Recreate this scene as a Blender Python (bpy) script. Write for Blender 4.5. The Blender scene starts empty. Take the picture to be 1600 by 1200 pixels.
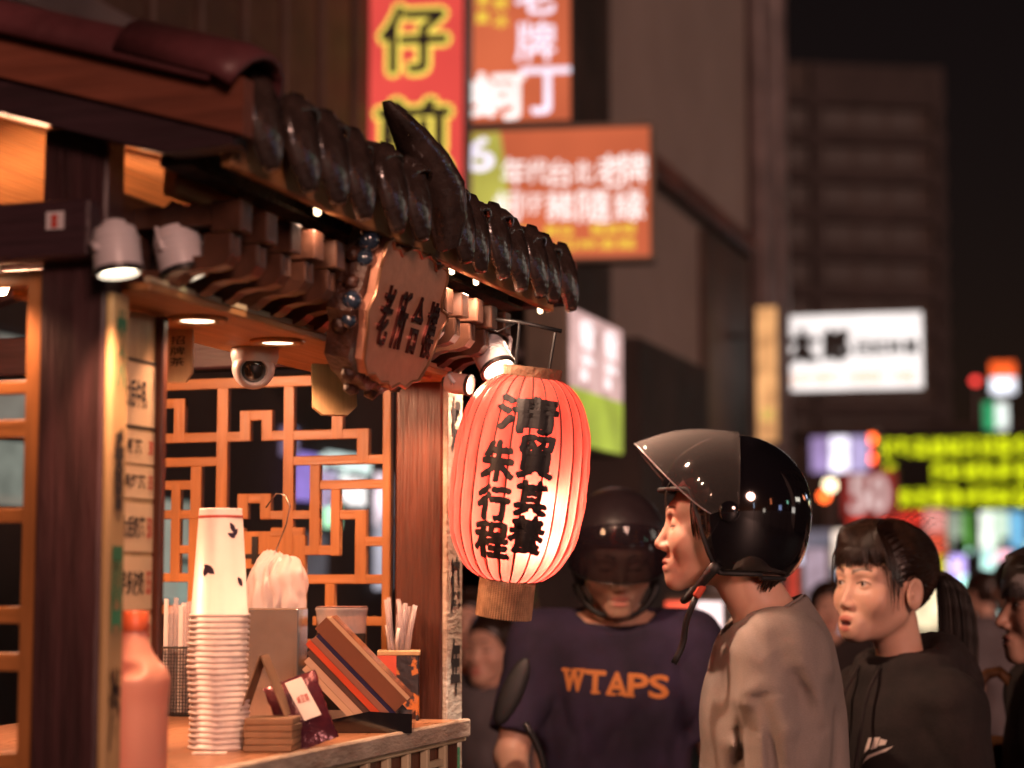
import bpy, bmesh, math, random
import numpy as np
from mathutils import Vector, Matrix
random.seed(7); np.random.seed(7)
R = math.radians
S = bpy.context.scene
COL = S.collection

# ------------------------------------------------------------------ camera, sky, light, exposure
A, T, FPX = R(17.9), R(5.75), 3080.0          # street runs along +Y; camera looks 17.9 deg left of it, tilted up
cam = bpy.data.cameras.new('camera'); camo = bpy.data.objects.new('camera', cam); COL.objects.link(camo)
camo.location = (0, 0, 1.5); camo.rotation_euler = (R(90) + T, 0, A)
cam.sensor_width = 36; cam.lens = FPX / 1600 * 36; cam.clip_end = 600; cam.clip_start = .05
cam.dof.use_dof = True; cam.dof.focus_distance = 3.2; cam.dof.aperture_fstop = 2.45
S.camera = camo
W = bpy.data.worlds.new('World'); S.world = W; W.use_nodes = True
wn, wl = W.node_tree.nodes, W.node_tree.links
sky = wn.new('ShaderNodeTexSky'); sky.sky_type = 'NISHITA'; sky.sun_disc = False
sky.sun_elevation = R(16); sky.sun_rotation = R(145)
mixw = wn.new('ShaderNodeMix'); mixw.data_type = 'RGBA'; mixw.blend_type = 'MULTIPLY'; mixw.inputs[0].default_value = 1
wl.new(sky.outputs[0], mixw.inputs[6]); mixw.inputs[7].default_value = (1.0, .42, .3, 1)   # city glow tints the night sky
wl.new(mixw.outputs[2], wn['Background'].inputs[0]); wn['Background'].inputs[1].default_value = .0024
sun = bpy.data.lights.new('sun', 'SUN'); suno = bpy.data.objects.new('sun', sun); COL.objects.link(suno)
sun.energy = 1.5; sun.angle = R(12); sun.color = (1, .54, .42); suno.rotation_euler = Vector((-.7, 1, -.34)).to_track_quat('-Z', 'Y').to_euler()
S.view_settings.view_transform = 'Standard'; S.view_settings.look = 'None'; S.view_settings.exposure = .22; S.view_settings.gamma = 1
S.cycles.use_denoising = True; S.cycles.max_bounces = 7; S.cycles.diffuse_bounces = 3; S.cycles.transparent_max_bounces = 10
S.cycles.sample_clamp_indirect = 4.0; S.cycles.caustics_reflective = False; S.cycles.caustics_refractive = False

FWD = Vector((-math.sin(A) * math.cos(T), math.cos(A) * math.cos(T), math.sin(T)))
RT = Vector((math.cos(A), math.sin(A), 0)); UP = RT.cross(FWD)
def at(px, py, d):                             # a point of the place at depth d seen in direction (px, py)
    return Vector((0, 0, 1.5)) + (FWD + RT * ((px - 800) / FPX) + UP * ((600 - py) / FPX)) * d

# ------------------------------------------------------------------ helpers
def tag(o, label=None, cat=None, group=None, kind=None):
    if label: o['label'] = label
    if cat: o['category'] = cat
    if group: o['group'] = group
    if kind: o['kind'] = kind
    return o
def empty(name, loc=(0, 0, 0), rz=0, rot=None):
    o = bpy.data.objects.new(name, None); COL.objects.link(o); o.location = loc
    o.rotation_euler = rot if rot else (0, 0, rz); o.empty_display_size = .05
    return o
def ob(name, me, m=None, parent=None, loc=None, rot=None):
    o = bpy.data.objects.new(name, me); COL.objects.link(o)
    if m is not None and not me.materials:
        for q in (m if isinstance(m, (list, tuple)) else [m]): me.materials.append(q)
    if parent: o.parent = parent
    if loc is not None: o.location = loc
    if rot is not None: o.rotation_euler = rot
    return o
def put(o, x):                                 # obj.copy() moved elsewhere, linked
    c = o.copy(); COL.objects.link(c); c.location = x; return c

class MB:
    def __init__(s): s.v = []; s.f = []; s.mi = []; s.m = 0
    def add(s, v, f):
        n = len(s.v); s.v += [tuple(p) for p in v]; s.f += [tuple(i + n for i in q) for q in f]; s.mi += [s.m] * len(f); return s
    def box(s, c, sz, rot=None, bev=0.0):
        hx, hy, hz = sz[0] / 2, sz[1] / 2, sz[2] / 2
        M = rot if rot is not None else Matrix.Identity(3); c = Vector(c)
        if bev > 0:
            bm = bmesh.new(); bmesh.ops.create_cube(bm, size=1)
            for q in bm.verts: q.co = Vector((q.co.x * sz[0], q.co.y * sz[1], q.co.z * sz[2]))
            bmesh.ops.bevel(bm, geom=bm.edges[:], offset=min(bev, min(sz) * .45), segments=1, affect='EDGES')
            bm.verts.index_update()
            s.add([c + M @ q.co for q in bm.verts], [[l.index for l in fc.verts] for fc in bm.faces]); bm.free(); return s
        v = [c + M @ Vector((x, y, z)) for x in (-hx, hx) for y in (-hy, hy) for z in (-hz, hz)]
        return s.add(v, [(0, 1, 3, 2), (4, 6, 7, 5), (0, 4, 5, 1), (2, 3, 7, 6), (0, 2, 6, 4), (1, 5, 7, 3)])
    def span(s, lo, hi, bev=0.0):
        return s.box([(a + b) / 2 for a, b in zip(lo, hi)], [abs(b - a) for a, b in zip(lo, hi)], None, bev)
    def tube(s, pts, r, n=8, cap=True):
        pts = [Vector(p) for p in pts]; k = len(pts)
        rr = r if isinstance(r, (list, tuple)) else [r] * k
        v = []; prev = None
        for i, p in enumerate(pts):
            t = (pts[min(i + 1, k - 1)] - pts[max(i - 1, 0)]).normalized()
            if prev is None: u = t.orthogonal().normalized()
            else: u = (prev - t * prev.dot(t)).normalized()
            prev = u; w = t.cross(u)
            for j in range(n):
                a = 2 * math.pi * j / n; v.append(p + (u * math.cos(a) + w * math.sin(a)) * rr[i])
        f = [(i * n + j, i * n + (j + 1) % n, (i + 1) * n + (j + 1) % n, (i + 1) * n + j) for i in range(k - 1) for j in range(n)]
        if cap: f += [tuple(range(n))[::-1], tuple(range((k - 1) * n, k * n))]
        return s.add(v, f)
    def lathe(s, prof, n=24, c=(0, 0, 0), M=None, cap=True):
        c = Vector(c); M = M if M is not None else Matrix.Identity(3); k = len(prof)
        v = [c + M @ Vector((r * math.cos(2 * math.pi * j / n), r * math.sin(2 * math.pi * j / n), z)) for r, z in prof for j in range(n)]
        f = [(i * n + j, i * n + (j + 1) % n, (i + 1) * n + (j + 1) % n, (i + 1) * n + j) for i in range(k - 1) for j in range(n)]
        if cap: f += [tuple(range(n))[::-1], tuple(range((k - 1) * n, k * n))]
        return s.add(v, f)
    def prism(s, poly, d0, d1, fn):             # poly of (u, v); fn(u, v, d) -> xyz
        n = len(poly)
        v = [fn(u, w, d0) for u, w in poly] + [fn(u, w, d1) for u, w in poly]
        return s.add(v, [tuple(range(n))[::-1], tuple(range(n, 2 * n))] + [(i, (i + 1) % n, n + (i + 1) % n, n + i) for i in range(n)])
    def grid(s, P, closed=False):               # P[i][j] rows of points
        a, b = len(P), len(P[0]); v = [p for row in P for p in row]
        return s.add(v, [(i * b + j, i * b + (j + 1) % b, (i + 1) * b + (j + 1) % b, (i + 1) * b + j) for i in range(a - 1) for j in range(b if closed else b - 1)])
    def mesh(s, name, smooth=False):
        me = bpy.data.meshes.new(name); me.from_pydata(s.v, [], s.f)
        if any(s.mi): me.polygons.foreach_set('material_index', s.mi)
        if smooth: me.polygons.foreach_set('use_smooth', [True] * len(s.f))
        me.update(); return me
    def build(s, name, m=None, parent=None, smooth=False, loc=None, rot=None, sharp=None):
        me = s.mesh(name, smooth)
        bm = bmesh.new(); bm.from_mesh(me); bmesh.ops.recalc_face_normals(bm, faces=bm.faces[:]); bm.to_mesh(me); bm.free()
        if smooth and sharp: me.set_sharp_from_angle(angle=R(sharp))
        return ob(name, me, m, parent, loc, rot)
def solidify(o, t, off=-1):
    q = o.modifiers.new('thickness', 'SOLIDIFY'); q.thickness = t; q.offset = off; return o

# ------------------------------------------------------------------ materials
def mat(name, col, rough=.6, metal=0, var=.25, scale=6, stretch=(1, 1, 1), bump=.15, bscale=None, spec=None, coat=0, trans=0, emit=None, estr=0, sss=0, attr=None, col2=None):
    m = bpy.data.materials.new(name); m.use_nodes = True; nt = m.node_tree; n, l = nt.nodes, nt.links
    b = n['Principled BSDF']
    tc = n.new('ShaderNodeTexCoord'); mp = n.new('ShaderNodeMapping'); mp.inputs[3].default_value = stretch
    l.new(tc.outputs['Object'], mp.inputs[0])
    no = n.new('ShaderNodeTexNoise'); no.inputs['Scale'].default_value = scale; no.inputs['Detail'].default_value = 6; no.inputs['Roughness'].default_value = .62
    l.new(mp.outputs[0], no.inputs['Vector'])
    mx = n.new('ShaderNodeMix'); mx.data_type = 'RGBA'
    rp = n.new('ShaderNodeMapRange'); rp.inputs[1].default_value = .3; rp.inputs[2].default_value = .7; l.new(no.outputs[0], rp.inputs[0]); l.new(rp.outputs[0], mx.inputs[0])
    c2 = col2 if col2 else tuple(min(1, c * (1 + var)) for c in col)
    c1 = tuple(c * (1 - var) for c in col) if not col2 else col
    mx.inputs[6].default_value = (*c1, 1); mx.inputs[7].default_value = (*c2, 1)
    out = mx.outputs[2]
    if var >= .15 and not attr:                 # broad stains and wear
        nd = n.new('ShaderNodeTexNoise'); nd.inputs['Scale'].default_value = max(1.5, scale * .35); nd.inputs['Detail'].default_value = 8; l.new(tc.outputs['Object'], nd.inputs['Vector'])
        rd = n.new('ShaderNodeMapRange'); rd.inputs[1].default_value = .35; rd.inputs[2].default_value = .65; rd.inputs[3].default_value = .62; rd.inputs[4].default_value = 1.12; l.new(nd.outputs[0], rd.inputs[0])
        md = n.new('ShaderNodeMix'); md.data_type = 'RGBA'; md.blend_type = 'MULTIPLY'; md.inputs[0].default_value = 1; l.new(out, md.inputs[6]); l.new(rd.outputs[0], md.inputs[7]); out = md.outputs[2]
    if attr:
        at_ = n.new('ShaderNodeAttribute'); at_.attribute_name = attr
        m2 = n.new('ShaderNodeMix'); m2.data_type = 'RGBA'; m2.blend_type = 'MULTIPLY'; m2.inputs[0].default_value = 1
        l.new(at_.outputs[0], m2.inputs[6]); l.new(out, m2.inputs[7]); out = m2.outputs[2]
    l.new(out, b.inputs['Base Color'])
    b.inputs['Roughness'].default_value = rough; b.inputs['Metallic'].default_value = metal
    if spec is not None: b.inputs['Specular IOR Level'].default_value = spec
    if coat: b.inputs['Coat Weight'].default_value = coat; b.inputs['Coat Roughness'].default_value = .08
    if trans: b.inputs['Transmission Weight'].default_value = trans
    if sss: b.inputs['Subsurface Weight'].default_value = sss; b.inputs['Subsurface Radius'].default_value = (1, .35, .2); b.inputs['Subsurface Scale'].default_value = .006
    if emit: b.inputs['Emission Color'].default_value = (*emit, 1); b.inputs['Emission Strength'].default_value = estr
    if bump:
        n2 = n.new('ShaderNodeTexNoise'); n2.inputs['Scale'].default_value = bscale or scale * 3; n2.inputs['Detail'].default_value = 4; l.new(mp.outputs[0], n2.inputs['Vector'])
        bp = n.new('ShaderNodeBump'); bp.inputs['Strength'].default_value = bump; bp.inputs['Distance'].default_value = .01; l.new(n2.outputs[0], bp.inputs['Height']); l.new(bp.outputs[0], b.inputs['Normal'])
        if rough < .9:
            rr = n.new('ShaderNodeMapRange'); rr.inputs[3].default_value = max(.02, rough - .12); rr.inputs[4].default_value = min(1, rough + .15); l.new(n2.outputs[0], rr.inputs[0]); l.new(rr.outputs[0], b.inputs['Roughness'])
    return m
def glow(name, col, s, var=.12, scale=2.5):        # lit sign face: the tubes behind make it a little uneven
    m = bpy.data.materials.new(name); m.use_nodes = True; n, l = m.node_tree.nodes, m.node_tree.links
    b = n['Principled BSDF']; b.inputs['Base Color'].default_value = (*[c * .4 for c in col], 1); b.inputs['Roughness'].default_value = .35
    tc = n.new('ShaderNodeTexCoord'); no = n.new('ShaderNodeTexNoise'); no.inputs['Scale'].default_value = scale; l.new(tc.outputs['Object'], no.inputs['Vector'])
    rp = n.new('ShaderNodeMapRange'); rp.inputs[1].default_value = .3; rp.inputs[2].default_value = .7; rp.inputs[3].default_value = s * (1 - var); rp.inputs[4].default_value = s * (1 + var)
    l.new(no.outputs[0], rp.inputs[0]); l.new(rp.outputs[0], b.inputs['Emission Strength']); b.inputs['Emission Color'].default_value = (*col, 1)
    return m
WZ, WX, WY = (14, 14, .9), (.9, 14, 14), (14, .9, 14)     # wood grain along z / x / y
M = {}
M['dark_z'] = mat('dark_stained_wood', (.05, .02, .022), .42, var=.5, scale=5, stretch=WZ, bump=.25)
M['red_z'] = mat('red_brown_wood', (.1, .028, .014), .4, var=.45, scale=5, stretch=WZ, bump=.2)
M['red_x'] = mat('red_brown_wood_x', (.25, .075, .042), .5, var=.3, scale=5, stretch=WX, bump=.15)
M['dark_x'] = mat('dark_wood_x', (.045, .02, .026), .5, var=.4, scale=5, stretch=WX, bump=.2)
M['dark_y'] = mat('dark_wood_y', (.06, .025, .018), .5, var=.4, scale=5, stretch=WY, bump=.2)
M['pine_y'] = mat('orange_pine_y', (.5, .235, .085), .5, var=.22, scale=4, stretch=WY, bump=.12)
M['pine_x'] = mat('orange_pine_x', (.5, .235, .085), .5, var=.22, scale=4, stretch=WX, bump=.12)
M['lat_z'] = mat('lattice_wood_z', (.42, .165, .05), .4, var=.2, scale=6, stretch=WZ, bump=.15)
M['lat_x'] = mat('lattice_wood_x', (.42, .165, .05), .4, var=.2, scale=6, stretch=WX, bump=.15)
M['plank_z'] = mat('pale_plank', (.55, .36, .17), .5, var=.18, scale=5, stretch=WZ, bump=.12)
M['bracket'] = mat('bracket_paint', (.085, .036, .022), .34, var=.4, scale=14, bump=.15)
M['tile'] = mat('glazed_tile', (.05, .032, .027), .16, var=.6, scale=24, bump=.2, bscale=70, spec=1.0)
M['maroon'] = mat('maroon_tile', (.12, .035, .04), .45, var=.25, scale=12, bump=.2)
M['iron'] = mat('rusty_iron', (.05, .035, .03), .7, .5, var=.6, scale=60, bump=.8)
M['copper'] = mat('copper_plate', (.66, .3, .19), .34, .3, var=.1, scale=40, bump=.05)
M['carve'] = mat('carved_dark_wood', (.06, .022, .014), .38, var=.5, scale=40, bump=.5)
M['bead'] = mat('dark_glass_bead', (.02, .03, .05), .05, var=.1, bump=0, coat=1)
M['white'] = mat('white_plastic', (.62, .58, .6), .35, var=.06, bump=.03)
M['pinkplastic'] = mat('pale_pink_plastic', (.6, .36, .3), .35, var=.08, bump=.03)
M['black'] = mat('black_plastic', (.015, .014, .015), .35, var=.2, bump=.05)
M['lens'] = mat('camera_lens', (.02, .018, .018), .08, var=.1, bump=0, coat=1)
M['paper'] = mat('menu_paper', (.7, .5, .3), .6, var=.08, scale=10, bump=.05)
M['ink'] = mat('black_ink', (.018, .014, .014), .6, var=.2, bump=0)
M['redink'] = mat('red_ink', (.5, .06, .04), .6, var=.1, bump=0)
M['greenink'] = mat('green_ink', (.04, .2, .1), .6, var=.2, bump=0)
M['cup'] = mat('paper_cup', (.78, .67, .63), .42, var=.04, scale=20, bump=.03)
M['worn'] = mat('worn_paint_edge', (.36, .27, .2), .6, var=.4, scale=18, stretch=(2, .6, 2), bump=.5, col2=(.6, .52, .42))
M['counter'] = mat('counter_wood', (.42, .2, .1), .3, var=.22, scale=4, stretch=WY, bump=.1)
M['cream'] = mat('cream_carving', (.55, .46, .3), .55, var=.15, bump=.2)
M['kraft'] = mat('kraft_card', (.3, .17, .09), .7, var=.15, scale=20, bump=.1)
M['steel'] = mat('steel', (.7, .66, .62), .22, .9, var=.1, scale=30, bump=0)
M['chrome'] = mat('wire', (.55, .5, .45), .25, .95, bump=0)
M['asphalt'] = mat('asphalt', (.045, .042, .042), .55, var=.3, scale=4, bump=.4, bscale=120)
M['paving'] = mat('paving', (.14, .12, .11), .7, var=.25, scale=5, bump=.3, bscale=60)
M['concrete'] = mat('concrete', (.24, .2, .18), .85, var=.12, scale=1.2, bump=.2)
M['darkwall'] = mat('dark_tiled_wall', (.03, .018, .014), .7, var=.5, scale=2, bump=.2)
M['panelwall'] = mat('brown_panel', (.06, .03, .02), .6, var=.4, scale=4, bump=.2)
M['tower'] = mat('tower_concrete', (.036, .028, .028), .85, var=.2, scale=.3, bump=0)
M['glass_dark'] = mat('dark_window_glass', (.01, .01, .012), .08, var=.1, bump=0)
M['tower_glass'] = mat('tower_glass', (.012, .009, .009), .6, var=.3, bump=0)
M['pipe'] = mat('grey_pipe', (.14, .11, .11), .5, var=.2, bump=.1)
M['redpipe'] = mat('rust_red_beam', (.11, .04, .03), .6, var=.3, bump=.2)
M['frame'] = mat('sign_frame', (.2, .16, .13), .5, .3, var=.2, bump=.05)
M['blackframe'] = mat('black_sign_frame', (.02, .018, .02), .5, var=.2, bump=.05)
M['skin'] = mat('skin', (1, .98, .97), .5, var=.05, scale=45, bump=.04, bscale=260, attr='Col', sss=.2)
M['hair'] = mat('hair', (.022, .010, .006), .36, var=.5, scale=40, bump=0)
M['navy'] = mat('navy_cotton', (.026, .015, .045), .85, var=.18, scale=30, bump=.2, bscale=500)
M['taupe'] = mat('taupe_marl_cotton', (.27, .222, .2), .9, var=.1, scale=220, stretch=(1, 1, 3), bump=.25, bscale=420)
M['hoodie'] = mat('black_fleece', (.017, .0095, .0085), .85, var=.25, scale=50, bump=.25, bscale=400)
M['denim'] = mat('dark_denim', (.03, .035, .055), .85, var=.25, scale=80, bump=.3, bscale=300)
M['shoe'] = mat('shoe', (.05, .05, .05), .6, bump=.1)
M['gloss'] = mat('gloss_black_shell', (.006, .005, .007), .05, var=.1, bump=0, coat=1, spec=.7)
M['matte'] = mat('satin_black_shell', (.016, .01, .012), .34, var=.1, scale=30, bump=.03)
M['rubber'] = mat('black_rubber', (.012, .011, .012), .55, var=.2, bump=.1)
M['buckle'] = mat('orange_red_buckle', (.6, .07, .03), .4, bump=0)
M['orange_print'] = mat('orange_print', (.6, .2, .05), .7, var=.1, bump=.1)
M['white_print'] = mat('white_print', (.75, .62, .55), .6, var=.05, bump=.05)
M['silver'] = mat('silver_paint', (.4, .36, .37), .25, .4, bump=.03, coat=.5)
M['seat'] = mat('scooter_seat', (.03, .025, .025), .5, bump=.2)
M['grey_shirt'] = mat('grey_shirt', (.14, .12, .13), .9, bump=.2)
M['blue_shirt'] = mat('pale_blue_shirt', (.3, .32, .5), .9, bump=.2)
M['orange_shirt'] = mat('rust_shirt', (.45, .1, .03), .9, bump=.2)
M['leaf'] = mat('leaf', (.06, .13, .025), .5, var=.4, scale=8, bump=0)
M['burlap'] = mat('burlap', (.2, .1, .055), .9, var=.3, scale=40, bump=.5)
def glassy(name, col, alpha, rough=.06):
    m = bpy.data.materials.new(name); m.use_nodes = True; n, l = m.node_tree.nodes, m.node_tree.links
    o = n['Material Output']; b = n['Principled BSDF']; b.inputs['Base Color'].default_value = (*col, 1); b.inputs['Roughness'].default_value = rough
    tr = n.new('ShaderNodeBsdfTransparent'); tr.inputs[0].default_value = (*[min(1, .7 + .3 * c) for c in col], 1)
    fr = n.new('ShaderNodeLayerWeight'); fr.inputs[0].default_value = .35
    no = n.new('ShaderNodeTexNoise'); no.inputs['Scale'].default_value = 25
    ad = n.new('ShaderNodeMath'); ad.operation = 'MULTIPLY_ADD'; l.new(fr.outputs[1], ad.inputs[0]); ad.inputs[1].default_value = .3; ad.inputs[2].default_value = alpha; ad.use_clamp = True
    a2 = n.new('ShaderNodeMath'); a2.operation = 'MULTIPLY_ADD'; l.new(no.outputs[0], a2.inputs[0]); a2.inputs[1].default_value = alpha * .3; l.new(ad.outputs[0], a2.inputs[2])
    mx = n.new('ShaderNodeMixShader'); l.new(a2.outputs[0], mx.inputs[0]); l.new(tr.outputs[0], mx.inputs[1]); l.new(b.outputs[0], mx.inputs[2]); l.new(mx.outputs[0], o.inputs[0])
    return m
M['visor'] = glassy('clear_visor', (.3, .27, .26), .05)
M['tint'] = glassy('tinted_visor', (.02, .012, .016), .34, .03)
M['cling'] = glassy('clear_film', (.75, .66, .66), .25, .15)
M['plastic_cup'] = glassy('clear_plastic_cup', (.8, .72, .7), .35, .1)
def translucent(name, col, tcol, f=.55, rough=.6, scale=8, var=.2, bump=.3, stretch=(1, 1, 1)):
    m = mat(name, col, rough, var=var, scale=scale, bump=bump, stretch=stretch); n, l = m.node_tree.nodes, m.node_tree.links
    b = n['Principled BSDF']; o = n['Material Output']; t = n.new('ShaderNodeBsdfTranslucent')
    t.inputs[0].default_value = (*tcol, 1)
    no = [q for q in n if q.type == 'TEX_NOISE'][0]; mr = n.new('ShaderNodeMapRange'); mr.inputs[1].default_value = .3; mr.inputs[2].default_value = .7; mr.inputs[3].default_value = f - .12; mr.inputs[4].default_value = f + .12; l.new(no.outputs[0], mr.inputs[0])
    mx = n.new('ShaderNodeMixShader'); l.new(mr.outputs[0], mx.inputs[0]); l.new(b.outputs[0], mx.inputs[1]); l.new(t.outputs[0], mx.inputs[2]); l.new(mx.outputs[0], o.inputs[0]); return m
M['lantern'] = translucent('lantern_paper', (.7, .095, .07), (.88, .075, .05), .6, .4, scale=26, var=.4, stretch=(1, 1, .3), bump=.45)
M['jug'] = translucent('orange_jug', (.97, .5, .37), (.97, .5, .36), .42, .3, scale=3, var=.06, bump=.03)
M['bag'] = translucent('white_bag', (.88, .76, .73), (.9, .78, .74), .45, .3, scale=10, var=.03, bump=.06)

# ------------------------------------------------------------------ lettering (Blender's own built-in font)
def text_mesh(body, size, bold=0.0, extrude=0.0, res=3):
    cu = bpy.data.curves.new('lettering', 'FONT'); cu.body = body; cu.size = size; cu.align_x = 'CENTER'; cu.align_y = 'CENTER'
    cu.offset = bold; cu.extrude = extrude; cu.resolution_u = res
    o = bpy.data.objects.new('lettering', cu); COL.objects.link(o)
    dg = bpy.context.evaluated_depsgraph_get(); dg.update()
    me = bpy.data.meshes.new_from_object(o.evaluated_get(dg)); bpy.data.objects.remove(o); bpy.data.curves.remove(cu); me.materials.clear()
    return me
def fit(me, w=None, h=None):                  # centre on the outline, scale to width / height
    co = np.zeros(len(me.vertices) * 3, np.float32); me.vertices.foreach_get('co', co); co = co.reshape(-1, 3)
    if len(co) == 0: return me
    lo, hi = co.min(0), co.max(0); co[:, :2] -= ((lo + hi) / 2)[:2]
    sx = w / (hi[0] - lo[0]) if w else 1; sy = h / (hi[1] - lo[1]) if h else 1
    if w and not h: sy = sx
    if h and not w: sx = sy
    co[:, 0] *= sx; co[:, 1] *= sy; me.vertices.foreach_set('co', co.ravel()); me.update(); return me
def fat(me, r):                               # heavier strokes: the same outline repeated round a small circle
    if r <= 0: return me
    n = len(me.vertices); co = np.zeros(n * 3, np.float32); me.vertices.foreach_get('co', co); co = co.reshape(-1, 3); F = [tuple(p.vertices) for p in me.polygons]; V, Q = [], []
    for k in range(9):
        d = np.array([r * math.cos(k * math.pi / 4), r * math.sin(k * math.pi / 4), .00004 * k], np.float32) if k < 8 else np.array([0, 0, .0004], np.float32)
        V.append(co + d); Q += [tuple(i + n * k for i in f) for f in F]
    bpy.data.meshes.remove(me); me = bpy.data.meshes.new('lettering'); me.from_pydata(np.concatenate(V).tolist(), [], Q); me.update(); return me
def letter(parent, body, m, x, z, w=None, h=None, y=-.004, bold=.01, rot=0, extrude=0, rx=90, name='lettering'):
    if len(body) > 1 and w:                    # one object for each character
        n = len(body)
        for i, ch in enumerate(body):
            if ch not in ' \u3000': letter(parent, ch, m, x - w / 2 + w * (i + .5) / n, z, w / n * .86, h, y, bold)
        return
    me = fat(fit(text_mesh(body, .1), w, h), bold * (h or w) * .55)
    return ob(name, me, m, parent, (x, y, z), (R(rx), rot, 0))

# ------------------------------------------------------------------ implicit surfaces (bodies, clothes, soft things)
def ell(P, c, r):
    c = np.array(c, np.float32); r = np.array(r, np.float32); q = P - c
    k0 = np.sqrt(((q / r) ** 2).sum(-1)) + 1e-9; k1 = np.sqrt(((q / (r * r)) ** 2).sum(-1)) + 1e-9
    return k0 * (k0 - 1) / k1
def cone(P, a, b, ra, rb):
    a = np.array(a, np.float32); b = np.array(b, np.float32); ba = b - a; pa = P - a
    h = np.clip((pa @ ba) / max(float(ba @ ba), 1e-9), 0, 1)
    return np.sqrt(((pa - h[..., None] * ba) ** 2).sum(-1)) - (ra + (rb - ra) * h)
def smin(a, b, k): h = np.maximum(k - np.abs(a - b), 0) / k; return np.minimum(a, b) - h * h * k * .25
def smax(a, b, k): return -smin(-a, -b, k)
def axis(lo, hi, c, fine=None):
    if not fine: return np.arange(lo, hi + c, c, dtype=np.float32)
    a, b, d = fine
    return np.concatenate([np.arange(lo, a, c), np.arange(a, b, d), np.arange(b, hi + c, c)]).astype(np.float32)
def nets(V, X, Y, Z):
    nx, ny, nz = V.shape; ins = V < 0
    acc = np.zeros((nx - 1, ny - 1, nz - 1, 3), np.float32); cnt = np.zeros((nx - 1, ny - 1, nz - 1), np.float32)
    def sl(o): return (slice(o[0], nx - 1 + o[0]), slice(o[1], ny - 1 + o[1]), slice(o[2], nz - 1 + o[2]))
    AX = [X, Y, Z]; base = np.stack(np.meshgrid(X, Y, Z, indexing='ij'), -1)
    for ax in range(3):
        for o1 in (0, 1):
            for o2 in (0, 1):
                o = [0, 0, 0]; oth = [q for q in range(3) if q != ax]; o[oth[0]] = o1; o[oth[1]] = o2; e = list(o); e[ax] = 1
                va, vb = V[sl(o)], V[sl(e)]; cr = (va < 0) != (vb < 0); t = np.where(cr, va / np.where(cr, va - vb, 1), 0)
                pa, pb = base[sl(o)], base[sl(e)]
                acc += np.where(cr[..., None], pa + (pb - pa) * t[..., None], 0); cnt += cr
    act = cnt > 0; idx = np.full(cnt.shape, -1, np.int64); idx[act] = np.arange(int(act.sum()))
    verts = acc[act] / cnt[act][:, None]; F = []
    for ax in range(3):
        u, w = [(1, 2), (2, 0), (0, 1)][ax]
        s0 = [slice(None)] * 3; s1 = [slice(None)] * 3; s0[ax] = slice(0, -1); s1[ax] = slice(1, None)
        a, b = ins[tuple(s0)], ins[tuple(s1)]; ch = np.argwhere(a != b)
        if len(ch) == 0: continue
        ok = (ch[:, u] > 0) & (ch[:, w] > 0) & (ch[:, u] < V.shape[u] - 1) & (ch[:, w] < V.shape[w] - 1); ch = ch[ok]
        flip = ~a[tuple(ch.T)]; q = []
        for du, dw in ((0, 0), (-1, 0), (-1, -1), (0, -1)):
            c = ch.copy(); c[:, u] += du; c[:, w] += dw; q.append(idx[tuple(c.T)])
        q = np.stack(q, 1); q[flip] = q[flip][:, ::-1]; F.append(q[:, ::-1] * 1)
    F = np.concatenate(F) if F else np.zeros((0, 4), int)
    return verts, F[(F >= 0).all(1)]
def np_mesh(name, v, f, smooth=True):
    me = bpy.data.meshes.new(name); me.vertices.add(len(v)); me.vertices.foreach_set('co', np.ascontiguousarray(v, np.float32).ravel())
    me.loops.add(len(f) * 4); me.loops.foreach_set('vertex_index', np.ascontiguousarray(f, np.int32).ravel())
    me.polygons.add(len(f)); me.polygons.foreach_set('loop_start', np.arange(0, len(f) * 4, 4, dtype=np.int32))
    me.polygons.foreach_set('use_smooth', np.ones(len(f), bool)); me.update(calc_edges=True); me.validate(); return me
def iso(fn, X, Y, Z): 
    P = np.stack(np.meshgrid(X, Y, Z, indexing='ij'), -1); return nets(fn(P), X, Y, Z)
def color_attr(me, c):
    at_ = me.color_attributes.new('Col', 'FLOAT_COLOR', 'POINT'); d = np.ones((len(me.vertices), 4), np.float32); d[:, :3] = c; at_.data.foreach_set('color', d.ravel())
def wob(P, f, seed=0):                        # cheap smooth noise
    r = np.random.RandomState(seed); s = 0
    for i in range(5):
        k = r.normal(size=3) * f * (1 + .6 * i); s = s + np.sin(P @ k.astype(np.float32) + r.uniform(0, 6)) / (1 + .5 * i)
    return s / 2.6

# ------------------------------------------------------------------ the street and the buildings
def quad(name, lo, hi, z, m, label, cat):
    b = MB(); b.add([(lo[0], lo[1], z), (hi[0], lo[1], z), (hi[0], hi[1], z), (lo[0], hi[1], z)], [(0, 1, 2, 3)])
    return tag(b.build(name, m), label, cat, kind='structure')
quad('ground', (-300, -200), (300, 400), -.02, M['paving'], 'dark paved ground reaching to the far end of the street', 'ground')
quad('road', (-2.6, -40), (7.5, 300), 0, M['asphalt'], 'dark asphalt road of the night market street', 'road')
pv = MB().span((-9, -20, -.01), (-2.62, 200, .12)).build('pavement', M['paving']); tag(pv, 'raised grey pavement along the shop fronts', 'pavement', kind='structure')

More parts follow.
